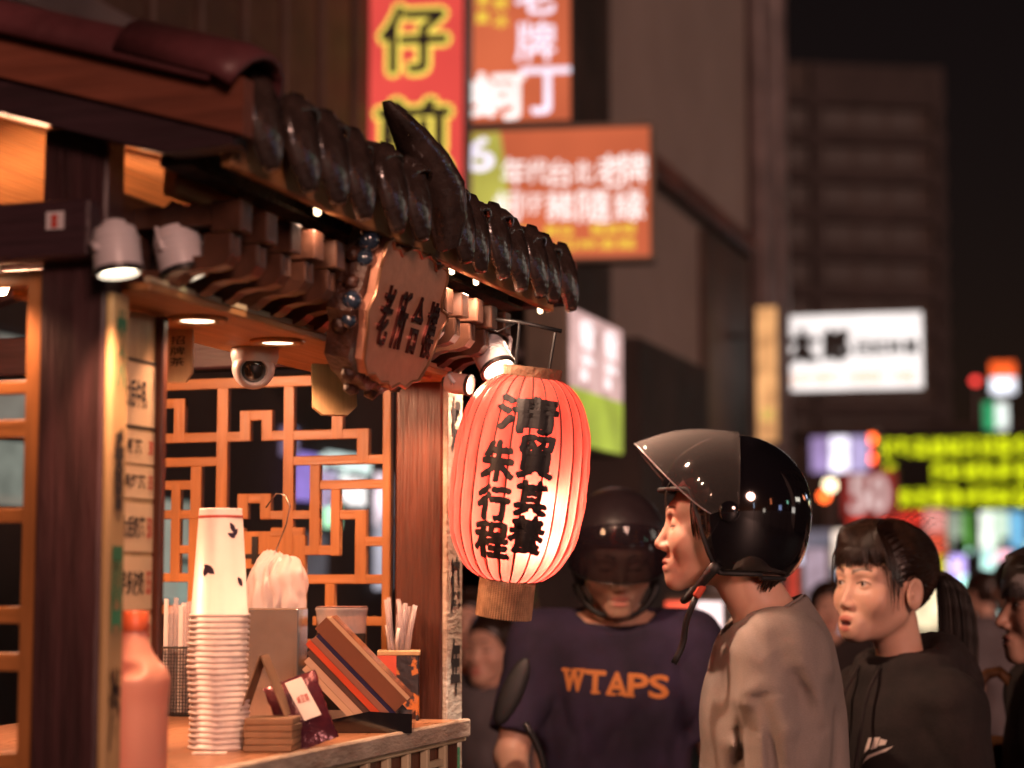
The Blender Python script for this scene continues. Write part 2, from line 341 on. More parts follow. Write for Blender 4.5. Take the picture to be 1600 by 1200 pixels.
def building(name, label, x0, x1, y0, y1, h, m, group=None):
    e = empty(name, (0, 0, .12)); tag(e, label, 'building', group)
    MB().span((x0, y0, 0), (x1, y1, h)).build('wall', m, e); return e
def windows(e, x, ys, zs, w, h, face='x', lit=None, sx=1):
    for y in ys:
        for z in zs:
            if face == 'x':
                f = MB().span((x - .02, y - w / 2 - .06, z - .06), (x + .05 * sx, y + w / 2 + .06, z + h + .06)).build('window', M['frame'], e)
                MB().span((x + .03, y - w / 2, z), (x + .056 * sx, y + w / 2, z + h)).build('pane', lit or M['glass_dark'], f)
            else:
                f = MB().span((y - w / 2 - .06, x - .05, z - .06), (y + w / 2 + .06, x + .02, z + h + .06)).build('window', M['frame'], e)
                MB().span((y - w / 2, x - .056, z), (y + w / 2, x + .03, z + h)).build('pane', lit or M['glass_dark'], f)

# dark panelled shop house next to the stall, with its open lit shop front
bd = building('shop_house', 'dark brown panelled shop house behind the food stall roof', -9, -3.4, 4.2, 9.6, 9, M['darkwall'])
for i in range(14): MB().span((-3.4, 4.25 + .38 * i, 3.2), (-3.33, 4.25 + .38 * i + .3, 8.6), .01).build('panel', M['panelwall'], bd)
sf = MB().span((-3.4, 4.25, 2.95), (-2.9, 9.5, 3.1), .02).build('awning', M['pipe'], bd)
def on_x(px, py, x): r = FWD + RT * ((px - 800) / FPX) + UP * ((600 - py) / FPX); return Vector((0, 0, 1.5)) + r * (x / r.x)
for i, (px, py, w, h, c, s_) in enumerate(((478, 745, .17, .2, (.42, .3, .95), .55), (452, 690, .1, .12, (.5, .45, .8), .2), (540, 726, .5, .09, (.8, 1, .95), .9), (512, 765, .12, .16, (.7, .6, .9), .5), (552, 768, .2, .12, (1, .97, .95), 1.1), (597, 780, .1, .24, (1, .85, .95), .9), (518, 806, .1, .1, (.5, 1, .6), 1.2), (597, 870, .1, .3, (.8, .8, .95), .5), (490, 870, .2, .2, (.2, .2, .24), .25), (270, 860, .2, .36, (.55, .62, .52), .3), (300, 915, .3, .16, (.5, .58, .5), .25), (15, 650, .3, .5, (.45, .46, .4), .22), (15, 740, .25, .2, (.5, .52, .44), .25))):
    p = on_x(px, py, -3.38)
    o = MB().span((-3.4, p.y - w / 2, p.z - h / 2 - .12), (-3.36, p.y + w / 2, p.z + h / 2 - .12)).build('shop_window', glow('lit_window_%d' % i, c, s_, .3, 9), bd)
    MB().span((-3.36, p.y - w / 2 - .02, p.z + h / 2 - .12), (-3.34, p.y + w / 2 + .02, p.z + h / 2 - .1)).build('window_head', M['blackframe'], o)
# beige rendered house
bb = building('rendered_house', 'plain beige rendered house wall with a rust red beam and grey pipes', -9, -3.0, 11.2, 16.4, 14, M['concrete'])
MB().span((-3.0, 9.62, 0), (-3.1, 11.2, 9)).build('recess', M['darkwall'], bb)
MB().span((-3, 11.2, 3.95), (-2.9, 15.3, 4.1), .02).build('beam', M['redpipe'], bb)
for y, r in ((15.5, .09), (15.9, .07), (16.25, .11)): MB().tube([(-2.92, y, 0), (-2.92, y, 13.8)], r, 10).build('pipe', M['pipe'], bb, True)
MB().span((-3, 13.6, 2.0), (-2.95, 15.2, 3.9), .02).build('shutter', M['panelwall'], bb)
sh = MB().span((-3, 11.5, .2), (-2.96, 13.2, 2.3)).build('shop_window', glow('lit_shop_amber', (1, .5, .2), .22, .5, 3), bb)
MB().span((-3, 9.5, 0), (-2.4, 11.1, 2.6)).build('porch', M['darkwall'], bb)
# tower block far down the street
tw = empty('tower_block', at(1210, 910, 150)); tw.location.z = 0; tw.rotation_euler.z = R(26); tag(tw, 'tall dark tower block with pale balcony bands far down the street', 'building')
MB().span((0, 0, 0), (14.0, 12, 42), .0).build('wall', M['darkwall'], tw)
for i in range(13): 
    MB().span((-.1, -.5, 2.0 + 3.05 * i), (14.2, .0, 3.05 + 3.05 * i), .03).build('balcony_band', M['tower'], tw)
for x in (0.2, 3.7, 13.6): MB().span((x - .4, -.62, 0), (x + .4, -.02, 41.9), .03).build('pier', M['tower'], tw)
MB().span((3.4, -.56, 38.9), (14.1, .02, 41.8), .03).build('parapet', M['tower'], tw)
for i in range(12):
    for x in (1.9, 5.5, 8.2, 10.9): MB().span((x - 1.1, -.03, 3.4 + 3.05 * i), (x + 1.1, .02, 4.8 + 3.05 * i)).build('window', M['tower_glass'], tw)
# further houses closing the street
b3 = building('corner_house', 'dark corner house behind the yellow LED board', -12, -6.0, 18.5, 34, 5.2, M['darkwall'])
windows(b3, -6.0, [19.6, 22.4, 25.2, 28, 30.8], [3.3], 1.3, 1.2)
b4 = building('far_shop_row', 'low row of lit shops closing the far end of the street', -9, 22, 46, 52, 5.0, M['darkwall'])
for i, (x, c, s_) in enumerate(((-7.5, (.8, .8, 1), .8), (-5.4, (1, .8, .5), .7), (-3.3, (.6, 1, .9), .9), (-1.2, (1, .9, .8), .9), (.9, (.75, .6, 1), .6), (3.0, (1, .75, .5), .7), (5.2, (.8, 1, .8), .8), (7.3, (1, .9, .9), .7))):
    o = MB().span((x - .9, 45.93, .3), (x + .9, 46, 2.3)).build('shop_window', glow('far_shop_%d' % i, c, s_ * 1.5, .6, 2.5), b4)
    MB().span((x - .05, 45.9, .3), (x + .05, 45.93, 2.3)).build('glazing_bar', M['blackframe'], o)
    MB().span((x - 1.0, 45.6, 2.45), (x + 1.0, 46, 2.6)).build('awning', M['pipe'], b4)
b5 = building('opposite_shop_row', 'dark shop houses on the other side of the street', 7.6, 14, 6, 46, 9, M['concrete'])
windows(b5, 7.6, [8 + 3.5 * i for i in range(11)], [3.6, 6.4], 1.6, 1.4, sx=-1)

# ------------------------------------------------------------------ lit signs
def lightbox(name, label, c, w, h, t, panel, frame, rz=0, group=None, edge=.03, cat='sign'):
    e = empty(name, c, rz); tag(e, label, cat, group)
    b = MB()
    b.span((-w / 2, 0, -h / 2), (w / 2, t, h / 2), .01); b.build('casing', frame, e)
    for lo, hi in (((-w / 2, -.02, h / 2 - edge), (w / 2, -.001, h / 2 + .004)), ((-w / 2, -.02, -h / 2 - .004), (w / 2, -.001, -h / 2 + edge)), ((-w / 2 - .004, -.021, -h / 2), (-w / 2 + edge, -.001, h / 2)), ((w / 2 - edge, -.021, -h / 2), (w / 2 + .004, -.001, h / 2))):
        MB().span(lo, hi, .004).build('rim', frame, e)
    MB().span((-w / 2 + edge, -.012, -h / 2 + edge), (w / 2 - edge, -.0015, h / 2 - edge)).build('panel', panel, e)
    return e
def arm(e, x0, x1, z, r=.02): MB().tube([(x0, .04, z), (x1, .04, z)], r, 8).build('bracket_arm', M['blackframe'], e, True)
G = dict(red=glow('sign_red', (.82, .085, .07), .66), yellow=glow('sign_yellow', (.95, .78, .12), .9), orange=glow('sign_orange', (.78, .18, .075), .5, .3, 1.6), amber=glow('sign_amber', (.85, .62, .07), .75),
         white=glow('sign_white', (1, .97, .95), .92), lilac=glow('sign_lilac', (.88, .84, 1), .95), black=mat('sign_black', (.02, .02, .02), .5, bump=0), olive=glow('sign_olive', (.55, .55, .1), .7, .4, 2), led=glow('led', (.82, .9, .01), 4.0, .3, 60))
Y_ = -.018
c = at(641, 90, 9.0)
s1 = lightbox('vertical_sign', 'tall red lit sign with black and yellow outlined characters above the tiled roof', c, .52, 1.62, .16, G['red'], M['blackframe'], R(10), edge=.012)
for ch, z, sz in (('蚵', .53, .36), ('仔', .08, .35), ('煎', -.37, .38)):
    for k, (bo, mm) in enumerate(((.16, G['yellow']), (.05, G['black']))):
        letter(s1, ch, mm, .02, z, sz * .85, sz * .86, y=Y_ - .004 * k, bold=bo)
for z in (-.66, -.73): letter(s1, '小吃老店', G['yellow'], .02, z, .3, .06, y=Y_, bold=.04)
arm(s1, -.26, -.7, .5); arm(s1, -.26, -.7, -.5)
c = at(815, 18, 9.6)
s2 = lightbox('vertical_sign', 'orange lit vertical sign with white brush characters beside the red sign', c, .50, 1.12, .16, G['orange'], M['blackframe'], R(12), edge=.012)
for ch, z, h_ in (('北', .32, .17), ('老', .105, .22), ('牌', -.135, .21)): letter(s2, ch, G['lilac'], .07, z - .02, h_ * .9, h_ * .92, y=Y_, bold=.03)
letter(s2, '蚵', G['white'], -.12, -.42, .26, .22, y=Y_, bold=.07); letter(s2, '丁', G['lilac'], .12, -.40, .24, .22, y=Y_, bold=.05)
for i in range(7):
    letter(s2, '油米麵茶飯湯羹'[i], G['amber'], -.19, .50 - .088 * i, .06, .06, y=Y_, bold=.07)
    if i != 3: letter(s2, '豆紅香花糕餅冰'[i], G['amber'], -.10, .48 - .088 * i, .07, .065, y=Y_, bold=.07)
arm(s2, -.25, -.7, .4)
c = at(876, 303, 9.4)
s3 = lightbox('shop_sign', 'wide orange lit sign with two rows of white characters', c, .89, .66, .15, G['orange'], M['frame'], R(10), edge=.018)
MB().prism([(-.425, .305), (-.29, .305), (-.24, -.02), (-.3, -.3), (-.425, -.3)], -.014, -.013, lambda u, v, d: (u, d, v)).build('yellow_corner', G['olive'], s3)
letter(s3, '6', G['lilac'], -.39, .2, .14, .16, y=Y_, bold=.06)
for ch, x, z, sz in zip('年代台北老牌', (-.22, -.11, .0, .11, .24, .35), (.11, .11, .10, .1, .105, .11), (.13, .11, .12, .1, .145, .14)): letter(s3, ch, G['white'], x, z, sz * .92, sz * 1.05, y=Y_, bold=.02)
for ch, x, z, sz in zip('蚵仔豬隨緣', (-.25, -.13, .0, .16, .33), (-.04, -.03, -.045, -.05, -.05), (.14, .1, .14, .16, .15)): letter(s3, ch, G['white'], x, z - .015, sz * .95, sz, y=Y_, bold=.02)
for z, tx in ((-.18, '魯肉　雞絲　麵線糊'), (-.25, '豬血　四神湯麵')): letter(s3, tx, G['amber'], .03, z, .66, .05, y=Y_, bold=.05)
arm(s3, -.44, -.9, .2)
# sign on the wall of the next stall: pink above, yellow green below, seen at a slant
e = empty('wall_sign', (-1.9, 6.87, 2.218)); tag(e, 'slanting pink and yellow green lit box sign behind the red lantern', 'sign')
MB().span((-.16, -.36, -.25), (0, .36, .25), .01).build('casing', M['frame'], e)
MB().span((0, -.34, -.04), (.012, .34, .235)).build('panel', glow('pink_panel', (.85, .55, .52), .62, .3, 9), e)
MB().span((0, -.34, -.235), (.0125, .34, -.043)).build('panel', glow('green_panel', (.5, .62, .07), .62, .25, 5), e)
for y in (-.16, .16):
    for z, ch in ((.16, '香'), (.04, '雞')): ob('lettering', fit(text_mesh(ch, .1, .006), .2, .11), glow('pinkish_letter', (1, .85, .85), 1.0), e, (.016, y, z), (R(90), 0, R(90)))
MB().tube([(-.1, .3, .15), (-1.5, .3, .15)], .02).build('bracket_arm', M['pipe'], e)
c = at(1327, 550, 17)
s4 = lightbox('shop_sign', 'bright white lit sign with large black characters over the street', c, 1.26, .68, .2, G['white'], M['frame'], R(4), edge=.012)
letter(s4, '太', G['black'], -.4, .06, .24, .27, y=Y_, bold=.17); letter(s4, '郎', G['black'], -.11, .06, .21, .27, y=Y_, bold=.13)
letter(s4, '日式料理', G['black'], .32, .03, .54, .12, y=Y_, bold=.1)
letter(s4, '生魚片壽司　味噌湯　丼飯', glow('pale_orange', (1, .5, .25), .8), 0, -.22, 1.1, .1, y=Y_, bold=.02)
arm(s4, -.63, -1.2, .2)
c = at(1199, 585, 14.6)
s5 = lightbox('vertical_sign', 'narrow amber vertical sign just left of the white sign', c, .17, 1.02, .12, glow('amber_box', (.95, .5, .2), .62, .5, 6), M['frame'], 0, edge=.008)
letter(s5, '茶', G['olive'], 0, -.3, .1, .1, y=Y_); arm(s5, -.08, -.5, .3)
# LED board
c = at(1490, 735, 30)
s6 = empty('led_board', c, R(2)); tag(s6, 'black LED message board with three rows of yellow dots', 'sign')
MB().span((-1.12, 0, -.62), (1.5, .2, .6), .02).build('casing', mat('led_black', (.012, .012, .014), .5, bump=0), s6)
MB().span((-1.16, -.03, -.66), (-1.09, .03, .64)).build('rim', M['silver'], s6)
dot = MB().lathe([(.016, 0), (.013, .012), (0.002, .016)], 6, M=Matrix.Rotation(R(90), 3, 'X')).mesh('led_dot')
dots = MB(); rnd = random.Random(3)
def led_char(x, z):
    for i in range(5):
        for j in range(7):
            if rnd.random() < .62: dots.lathe([(.013, 0), (.011, .01), (.002, .014)], 5, (x + i * .037, -.002, z + j * .037), Matrix.Rotation(R(90), 3, 'X'))
for r_, cols in ((0, range(10)), (1, [0, 3, 4, 5, 6, 7, 8, 9]), (2, range(1, 10))):
    for k in cols: led_char(-1.04 + k * .245, .25 - r_ * .385)
dd = dots.build('led_dots', G['led'], s6); dd['kind'] = 'stuff'
MB().tube([(.3, .1, -.62), (.3, .1, -3.0)], .07).build('post', M['pipe'], s6)
def simple(name, label, px, py, d, wpx, hpx, cols, frame='frame', strips='z', lett=None, rz=0, cat='sign'):
    k = d / FPX; c = at(px, py, d); w, h = wpx * k, hpx * k
    e = empty(name, c, rz); tag(e, label, cat); MB().span((-w / 2, 0, -h / 2), (w / 2, .12, h / 2), .01).build('casing', M[frame], e)
    n = len(cols)
    for i, (c_, s_) in enumerate(cols):
        g = glow(name + '_face', c_, s_, .35, 3 / max(w, .3))
        if strips == 'z': MB().span((-w / 2 + .02, -.012, h / 2 - h * (i + 1) / n + .01), (w / 2 - .02, -.001, h / 2 - h * i / n - .01)).build('panel', g, e)
        else: MB().span((-w / 2 + w * i / n + .01, -.012, -h / 2 + .02), (-w / 2 + w * (i + 1) / n - .01, -.001, h / 2 - .02)).build('panel', g, e)
    if lett: 
        tx, c_, wf, hf = lett; letter(e, tx, c_, 0, 0, w * wf, h * hf, y=-.016, bold=.06)
    return e
WH, RD, VI = (1, .95, 1), (.8, .06, .05), (.6, .5, .95)
e = simple('shop_sign', 'red framed white and violet sign beside the glossy helmet', 1312, 710, 24, 92, 60, [((.55, .4, .8), .6), ((.9, .85, 1), 1.5), ((.6, .5, .85), .7)], 'redpipe', 'x'); MB().tube([(-.3, .06, .2), (-1.6, .06, .2)], .03).build('bracket_arm', M['blackframe'], e)
e = simple('shop_sign', 'red sign with pale numerals fifty under the LED board', 1358, 772, 27, 88, 76, [((.5, .05, .04), .45)], lett=('50', glow('pale_num', (1, .75, .72), .65), .7, .72)); MB().tube([(0, .06, -.3), (0, .06, -3)], .04).build('post', M['pipe'], e)
simple('shop_sign', 'long red strip sign below the LED board', 1395, 808, 33, 150, 24, [((.85, .05, .03), .85)]).location.y += .3
simple('vertical_sign', 'small red and white sign above a yellow panel', 1462, 850, 26, 36, 110, [((.9, .35, .3), .8), ((.9, .12, .06), .7), ((.85, .75, .05), .75)])
simple('shop_sign', 'white and green shop fascia sign with a blue end', 1540, 828, 34, 120, 62, [((.55, .65, .5), .55), ((.2, .6, .1), .6), ((.9, 1, .85), 1.25), ((.75, .95, .75), .9), ((.2, .55, .85), .8)], strips='x')
e = simple('pole_sign', 'red and white lit sign on a pole above the LED board', 1567, 590, 40, 40, 50, [((.95, .12, .02), 1.2), ((.85, .9, 1), 1.6)]); MB().tube([(0, .06, -.3), (0, .06, -6.4)], .07).build('post', M['pipe'], e)
simple('shop_sign', 'small green edged white sign under the red and white sign', 1556, 650, 39, 38, 46, [((.05, .5, .2), .7), ((.85, .95, .9), 1.1)], strips='x')
simple('shop_sign', 'pale blue lit stall canopy panel behind the girl with the ponytail', 1330, 862, 21, 150, 70, [((.3, .28, .36), .5), ((.32, .42, .52), .45)])
simple('lit_panel', 'cream lit panel directly behind the hair of the girl with the ponytail', 1322, 858, 20.6, 46, 60, [((1, .82, .68), 1.1)])
simple('banner', 'red vertical banner standing behind the glossy helmet', 1240, 945, 12, 26, 130, [((.75, .08, .05), .5)])
simple('banner', 'lilac grey lit panel beside the red banner', 1275, 930, 13, 44, 150, [((.5, .4, .5), .55), ((.6, .48, .52), .5)])
simple('stall_poster', 'bright red and white poster between the two helmeted men', 1085, 975, 6.2, 100, 90, [((1, .12, .06), 1.0), ((1, .8, .8), 1.1)], strips='x')
def lamp(name, label, px, py, d, r, col, s, pole=True):
    c = at(px, py, d); e = empty(name, c); tag(e, label, 'lamp')
    MB().lathe([(.001, -r), (r * .6, -r * .8), (r, 0), (r * .6, r * .8), (.001, r)], 12, M=Matrix.Rotation(R(90), 3, 'X')).build('globe', glow(name + '_glow', col, s, .05), e, True)
    MB().lathe([(r * .5, 0), (r * .5, r * 1.4)], 10, (0, 0, r * .7)).build('cap', M['blackframe'], e)
    if pole: MB().tube([(0, r * .6, r), (0, r * .6 + .1, r * 1.8), (0, .3, r * 1.4), (0, .3, -c.z)], .03).build('pole', M['pipe'], e)
    return e
lamp('signal_lamp', 'upper of two round orange red lamps left of the LED board', 1360, 686, 28, .075, (1, .12, .02), 7)
lamp('signal_lamp', 'lower of two round orange red lamps left of the LED board', 1359, 716, 28.2, .075, (1, .1, .02), 7, False)
lamp('signal_lamp', 'orange red lamp close to the back of the glossy helmet', 1288, 775, 30, .07, (1, .12, .02), 7)
lamp('street_lamp', 'warm white round lamp close to the back of the glossy helmet', 1297, 758, 31, .09, (1, .8, .5), 5)
lamp('signal_lamp', 'faint red lamp high beside the tower block', 1524, 595, 45, .09, (.8, .05, .04), 3)
lamp('street_lamp', 'teal white glowing lamp behind the ponytail', 1522, 920, 19, .16, (.5, 1, .85), 2.2)
lamp('street_lamp', 'pale lamp between the ponytail and the girl at the edge', 1552, 922, 20, .1, (.75, .9, 1), 1.6)
lamp('street_lamp', 'white lamp between the glossy helmet and the girl with the ponytail', 1275, 905, 16, .12, (1, .98, .9), 2.5)
lamp('street_lamp', 'small yellow lamp seen in front of the mouth of the man in profile', 1029, 864, 11, .03, (1, .75, .2), 6)
for i, (x, y, z, w, h, c) in enumerate(((4.6, -3.2, 2.3, .5, .9, (.6, .75, 1)), (5.4, -1.2, 1.6, .8, .4, (1, .85, .7)), (4.9, .6, 2.6, .45, .8, (1, .25, .1)), (5.8, 2.0, 1.9, .7, .5, (.45, .55, 1)), (5.2, 3.6, 2.4, .4, .4, (.4, 1, .7)), (5.9, 5.0, 1.7, .9, .5, (1, .9, .8)))):  # unseen glowing boxes on poles, added for helmet reflections and fill
    e = empty('pole_sign', (x, y, z), R(-75)); tag(e, 'plain lit sign box on a pole, added out of view for helmet reflections and fill', 'sign', 'sign boxes added for helmet reflections'); MB().span((-w / 2, 0, -h / 2), (w / 2, .14, h / 2), .01).build('casing', M['blackframe'], e)
    MB().span((-w / 2 + .02, -.012, -h / 2 + .02), (w / 2 - .02, -.001, h / 2 - .02)).build('panel', glow('added_sign_%d' % i, c, 3, .4, 4), e); MB().tube([(0, .07, -h / 2), (0, .07, -z)], .03).build('pole', M['pipe'], e)
for px, py, d, r, c, s_, lb in ((1306, 938, 18, .1, (1, .95, .85), 2, 'soft white lamp low behind the back of the taupe sweatshirt'), (1448, 897, 24, .12, (1, .55, .2), 2, 'amber lamp just above the hair tie of the girl'), (1500, 884, 30, .2, (.6, .45, 1), 1.6, 'violet lamp under the green fascia sign'), (1592, 902, 24, .16, (1, .9, 1), 1.6, 'white lamp at the right edge under the fascia sign'), (1486, 950, 17, .09, (.45, 1, .6), 1.8, 'green lamp showing beside the ponytail'), (1262, 965, 15, .08, (.6, .8, 1), 1.8, 'bluish lamp behind the collar of the taupe sweatshirt'), (1570, 872, 33, .16, (1, .5, .6), 1.6, 'pink lamp under the blue end of the fascia sign')):
    lamp('street_lamp', lb, px, py, d, r, c, s_, False)
for i in range(8):  # unseen glowing fascias, added as fill light and for reflections
    y = 7.4 + 4.6 * i; cc = [(1, .9, .75), (1, .3, .15), (.7, .8, 1), (1, .75, .35), (.4, .9, .6)][i % 5]
    e = empty('shop_sign', (7.4, y, 3.1 + .4 * (i % 3)), R(-90)); tag(e, 'plain lit fascia sign added across the street for fill light and reflections', 'sign', 'added fill signs across the street')
    MB().span((-1.1, 0, -.35), (1.1, .15, .35), .01).build('casing', M['frame'], e); MB().span((-1.05, -.012, -.3), (1.05, -.001, .3)).build('panel', glow('opposite_%d' % i, cc, 4, .4, 2), e)

# ------------------------------------------------------------------ the food stall
ST = empty('food_stall', (-1.7, 2.75, 0)); tag(ST, 'wooden night market food stall with dark tiled roof and carved lattice panels', 'food stall')
ST_O = Vector((-1.7, 2.75, 0))
def sp(name, b, m, parent=None, smooth=False, **k):       # a stall part modelled in street coordinates
    o = b.build(name, m, parent or ST, smooth, **k)
    if parent is None: o.location = -ST_O
    return o
NY, FY = 2.105, 3.31
for x, y, mt in ((-1.29, NY, 'dark_z'), (-1.29, FY, 'red_z'), (-2.29, NY, 'dark_z'), (-2.29, FY, 'red_z')):
    sp('post', MB().span((x, y, 0), (x + .09, y + (.085 if y > 3 else .046), 2.06), .004), M[mt])
sp('base_rail', MB().span((-2.3, 2.13, .05), (-2.22, 3.37, .14), .005), M['dark_y']); sp('base_rail', MB().span((-1.285, 2.13, .05), (-1.21, 3.37, .14), .005), M['dark_y'])
# roof: deck, gable boards, tiles
ROOF_E, RIDGE, SL = -1.03, -1.75, .29
def rz_(x): return 2.039 + SL * (ROOF_E - x) if x > RIDGE else 2.039 + SL * (ROOF_E - RIDGE) - SL * (RIDGE - x)
BE = 2 * RIDGE - ROOF_E
roof = MB()
prof = [(ROOF_E, rz_(ROOF_E)), (RIDGE, rz_(RIDGE)), (BE, rz_(BE)), (BE, rz_(BE) + .014), (RIDGE, rz_(RIDGE) + .014), (ROOF_E, rz_(ROOF_E) + .014)]
for seg in ((0, 1, 4, 5), (1, 2, 3, 4)): roof.prism([prof[i] for i in seg], 2.078, 3.46, lambda u, v, d: (u, d, v))
roof = sp('roof', roof, M['pine_y'])
def tile_path():
    p = [Vector((RIDGE + .02, 0, rz_(RIDGE) + .03))]
    for t in np.linspace(.2, 1, 5): x = RIDGE + (ROOF_E - RIDGE) * t; p.append(Vector((x, 0, rz_(x) + .03)))
    e = p[-1]; p += [e + Vector((.012, 0, -.006)), e + Vector((.022, 0, -.016)), e + Vector((.028, 0, -.03)), e + Vector((.03, 0, -.05)), e + Vector((.029, 0, -.07))]
    return p
def barrel(path, rad, n=10, squash=1.15):
    rows = []
    for i, p in enumerate(path):
        t = (path[min(i + 1, len(path) - 1)] - path[max(i - 1, 0)]).normalized(); nn = Vector((0, 1, 0)).cross(t) * -1
        if nn.z < 0 and nn.x < 0: nn = -nn
        nn = Vector((-t.z, 0, t.x)); r = rad[i]
        rows.append([p + Vector((0, 1, 0)) * (r * math.cos(math.pi * j / n)) + nn * (r * squash * math.sin(math.pi * j / n)) for j in range(n + 1)])
    return MB().grid(rows)
tp = tile_path(); ef = tp[5]; tp = tp[:6] + [ef + Vector((.008, 0, -.003)), ef + Vector((.014, 0, -.008))]; tr = [.033] * 5 + [.035, .035, .034]
LW = [(0, .012), (.06, .024), (.16, .034), (.3, .041), (.45, .041), (.6, .035), (.74, .026), (.86, .016), (.95, .007), (1, .001)]
lfm = MB().grid([[Vector((ROOF_E + .014 + .026 * math.sin(math.pi * (.12 + .7 * v)) * (1 - .92 * u * u) + .014 * v * v, w * u, 2.112 - .118 * v)) for u in np.linspace(-1, 1, 9)] for v, w in LW]).mesh('drip_tile', True); lfm.materials.append(M['tile'])
tm = barrel(tp, tr).mesh('roof_tile', True)
tbm = barrel(tp, tr); tbm.v = [(2 * RIDGE - x, y, z) for x, y, z in tbm.v]; tbm.f = [q[::-1] for q in tbm.f]; tb = tbm.mesh('roof_tile', True)
tm.materials.append(M['tile']); tb.materials.append(M['tile'])
for i in range(14):
    for q in (tm, tb):
        o = ob('roof_tile', q, None, roof, (random.uniform(-.005, .005), 2.145 + .0985 * i + random.uniform(-.004, .004), random.uniform(-.004, .003)), (0, random.uniform(-.004, .004), random.uniform(-.012, .012))); solidify(o, .006, 1)
pm = MB().grid([[Vector((x, y, rz_(x) + .02 + (.006 if abs(y) > .02 else 0))) for y in (-.03, -.012, .012, .03)] for x in np.linspace(RIDGE, ROOF_E + .012, 7)]).mesh('pan_tile', True); pm.materials.append(M['tile'])
for i in range(14): solidify(ob('drip_tile', lfm, None, roof, (random.uniform(-.004, .004), 2.142 + .0985 * i + random.uniform(-.004, .004), random.uniform(-.004, .003)), (random.uniform(-.004, .004), 0, random.uniform(-.004, .004))), .0075, -1)
for i in range(13): ob('pan_tile', pm, None, roof, (0, 2.194 + .0985 * i, 0))
vg = barrel(tp[:6], [.055] * 6, 8, .75).build('verge_tile', M['maroon'], roof, True, (0, 2.095, .014)); solidify(vg, .008, 1)
o = barrel([tp[4] + Vector((.02, 0, 0)), tp[5] + Vector((.01, 0, 0)), tp[5] + Vector((.03, 0, -.012))], [.057, .06, .058], 8, .8).build('verge_cap', M['maroon'], roof, True, (0, 2.093, .018)); solidify(o, .008, 1)
sp('ridge_cap', MB().tube([(RIDGE, 2.05, rz_(RIDGE) + .06), (RIDGE, 3.5, rz_(RIDGE) + .06)], .06, 12), M['tile'], smooth=True)
for nm, y0, y1, dz0, dz1, m, x1 in (('barge_board', 2.052, 2.078, -.008, .06, M['red_x'], ROOF_E + .038), ('gable_beam', 2.06, 2.10, -.052, -.0085, M['dark_x'], ROOF_E + .0)):
    for s in (0, 1):
        pts = [(x1, dz0), (RIDGE, dz0), (RIDGE, dz1), (x1, dz1)]
        if nm == 'gable_beam': pts = [(x1 + .02, dz0 + .03), (x1 - .07, dz0), (RIDGE, dz0), (RIDGE, dz1), (x1 + .02, dz1)]
        pl = [((u if s == 0 else 2 * RIDGE - u), v + rz_(u)) for u, v in pts]
        sp(nm, MB().prism(pl, y0, y1, lambda u, v, d: (u, d, v)), m); sp(nm, MB().prism(pl, y0 + 1.385, y1 + 1.385, lambda u, v, d: (u, d, v)), m)
fin = MB(); cl = [(-.985, 2.735, 2.0, .022, .02), (-.984, 2.725, 2.04, .038, .03), (-.988, 2.705, 2.085, .046, .03), (-.998, 2.672, 2.122, .042, .026), (-1.008, 2.632, 2.152, .03, .02), (-1.018, 2.6, 2.175, .018, .012), (-1.024, 2.585, 2.187, .008, .006)]
rows = [[(x + a * math.cos(q) * .9, y + b * math.sin(q) * .85, z + b * math.sin(q) * .5) for q in [2 * math.pi * k / 14 for k in range(14)]] for x, y, z, a, b in cl]
fin.grid(rows, True); fin.add(rows[-1], [tuple(range(14))]); fin.add(rows[0], [tuple(range(14))]); sp('eave_finial', fin, M['tile'], smooth=True)
# eave timbers
sp('angle_iron', MB().span((-1.125, 2.1, 2.0), (-1.118, 3.44, 2.045)).span((-1.118, 2.1, 2.0), (-1.09, 3.44, 2.005)), M['iron'])
sp('purlin', MB().span((-1.17, 2.19, 1.985), (-1.15, 3.44, 2.062), .003), M['pine_y'])
sp('fascia_board', MB().span((-1.045, 2.101, 1.995), (-1.03, 3.44, 2.04), .002), M['pine_y'])
sp('front_beam', MB().span((-1.285, 2.152, 1.872), (-1.215, 3.309, 1.99), .004), M['dark_y'])
sp('soffit_board', MB().span((-1.36, 2.153, 1.858), (-1.165, 3.308, 1.869), .002), M['pine_y'])
sp('soffit_trim', MB().span((-1.172, 2.152, 1.869), (-1.164, 3.309, 1.876)), M['cream'])
sp('back_beam', MB().span((-2.28, 2.152, 1.86), (-2.21, 3.309, 2.0), .004), M['dark_y'])
sp('gable_rail', MB().span((-2.3, 2.072, 1.89), (-1.205, 2.104, 1.962), .004), M['dark_x'])
sp('gable_rail', MB().span((-2.199, 3.33, 1.9), (-1.291, 3.395, 1.975), .004), M['dark_x'])
sp('inner_rafter', MB().span((-2.2, 2.7, 1.99), (-1.22, 2.76, 2.04), .004), M['dark_x'])
st = sp('sticker', MB().span((-1.262, 2.0695, 1.925), (-1.238, 2.0715, 1.947)), M['white'])
MB().lathe([(.0045, 0), (.0045, .001)], 12, (-1.25, 2.069, 1.939), Matrix.Rotation(R(90), 3, 'X')).build('spot', M['redink'], st); MB().lathe([(.0045, 0), (.0045, .001)], 12, (-1.25, 2.069, 1.931), Matrix.Rotation(R(90), 3, 'X')).build('spot', M['redink'], st)
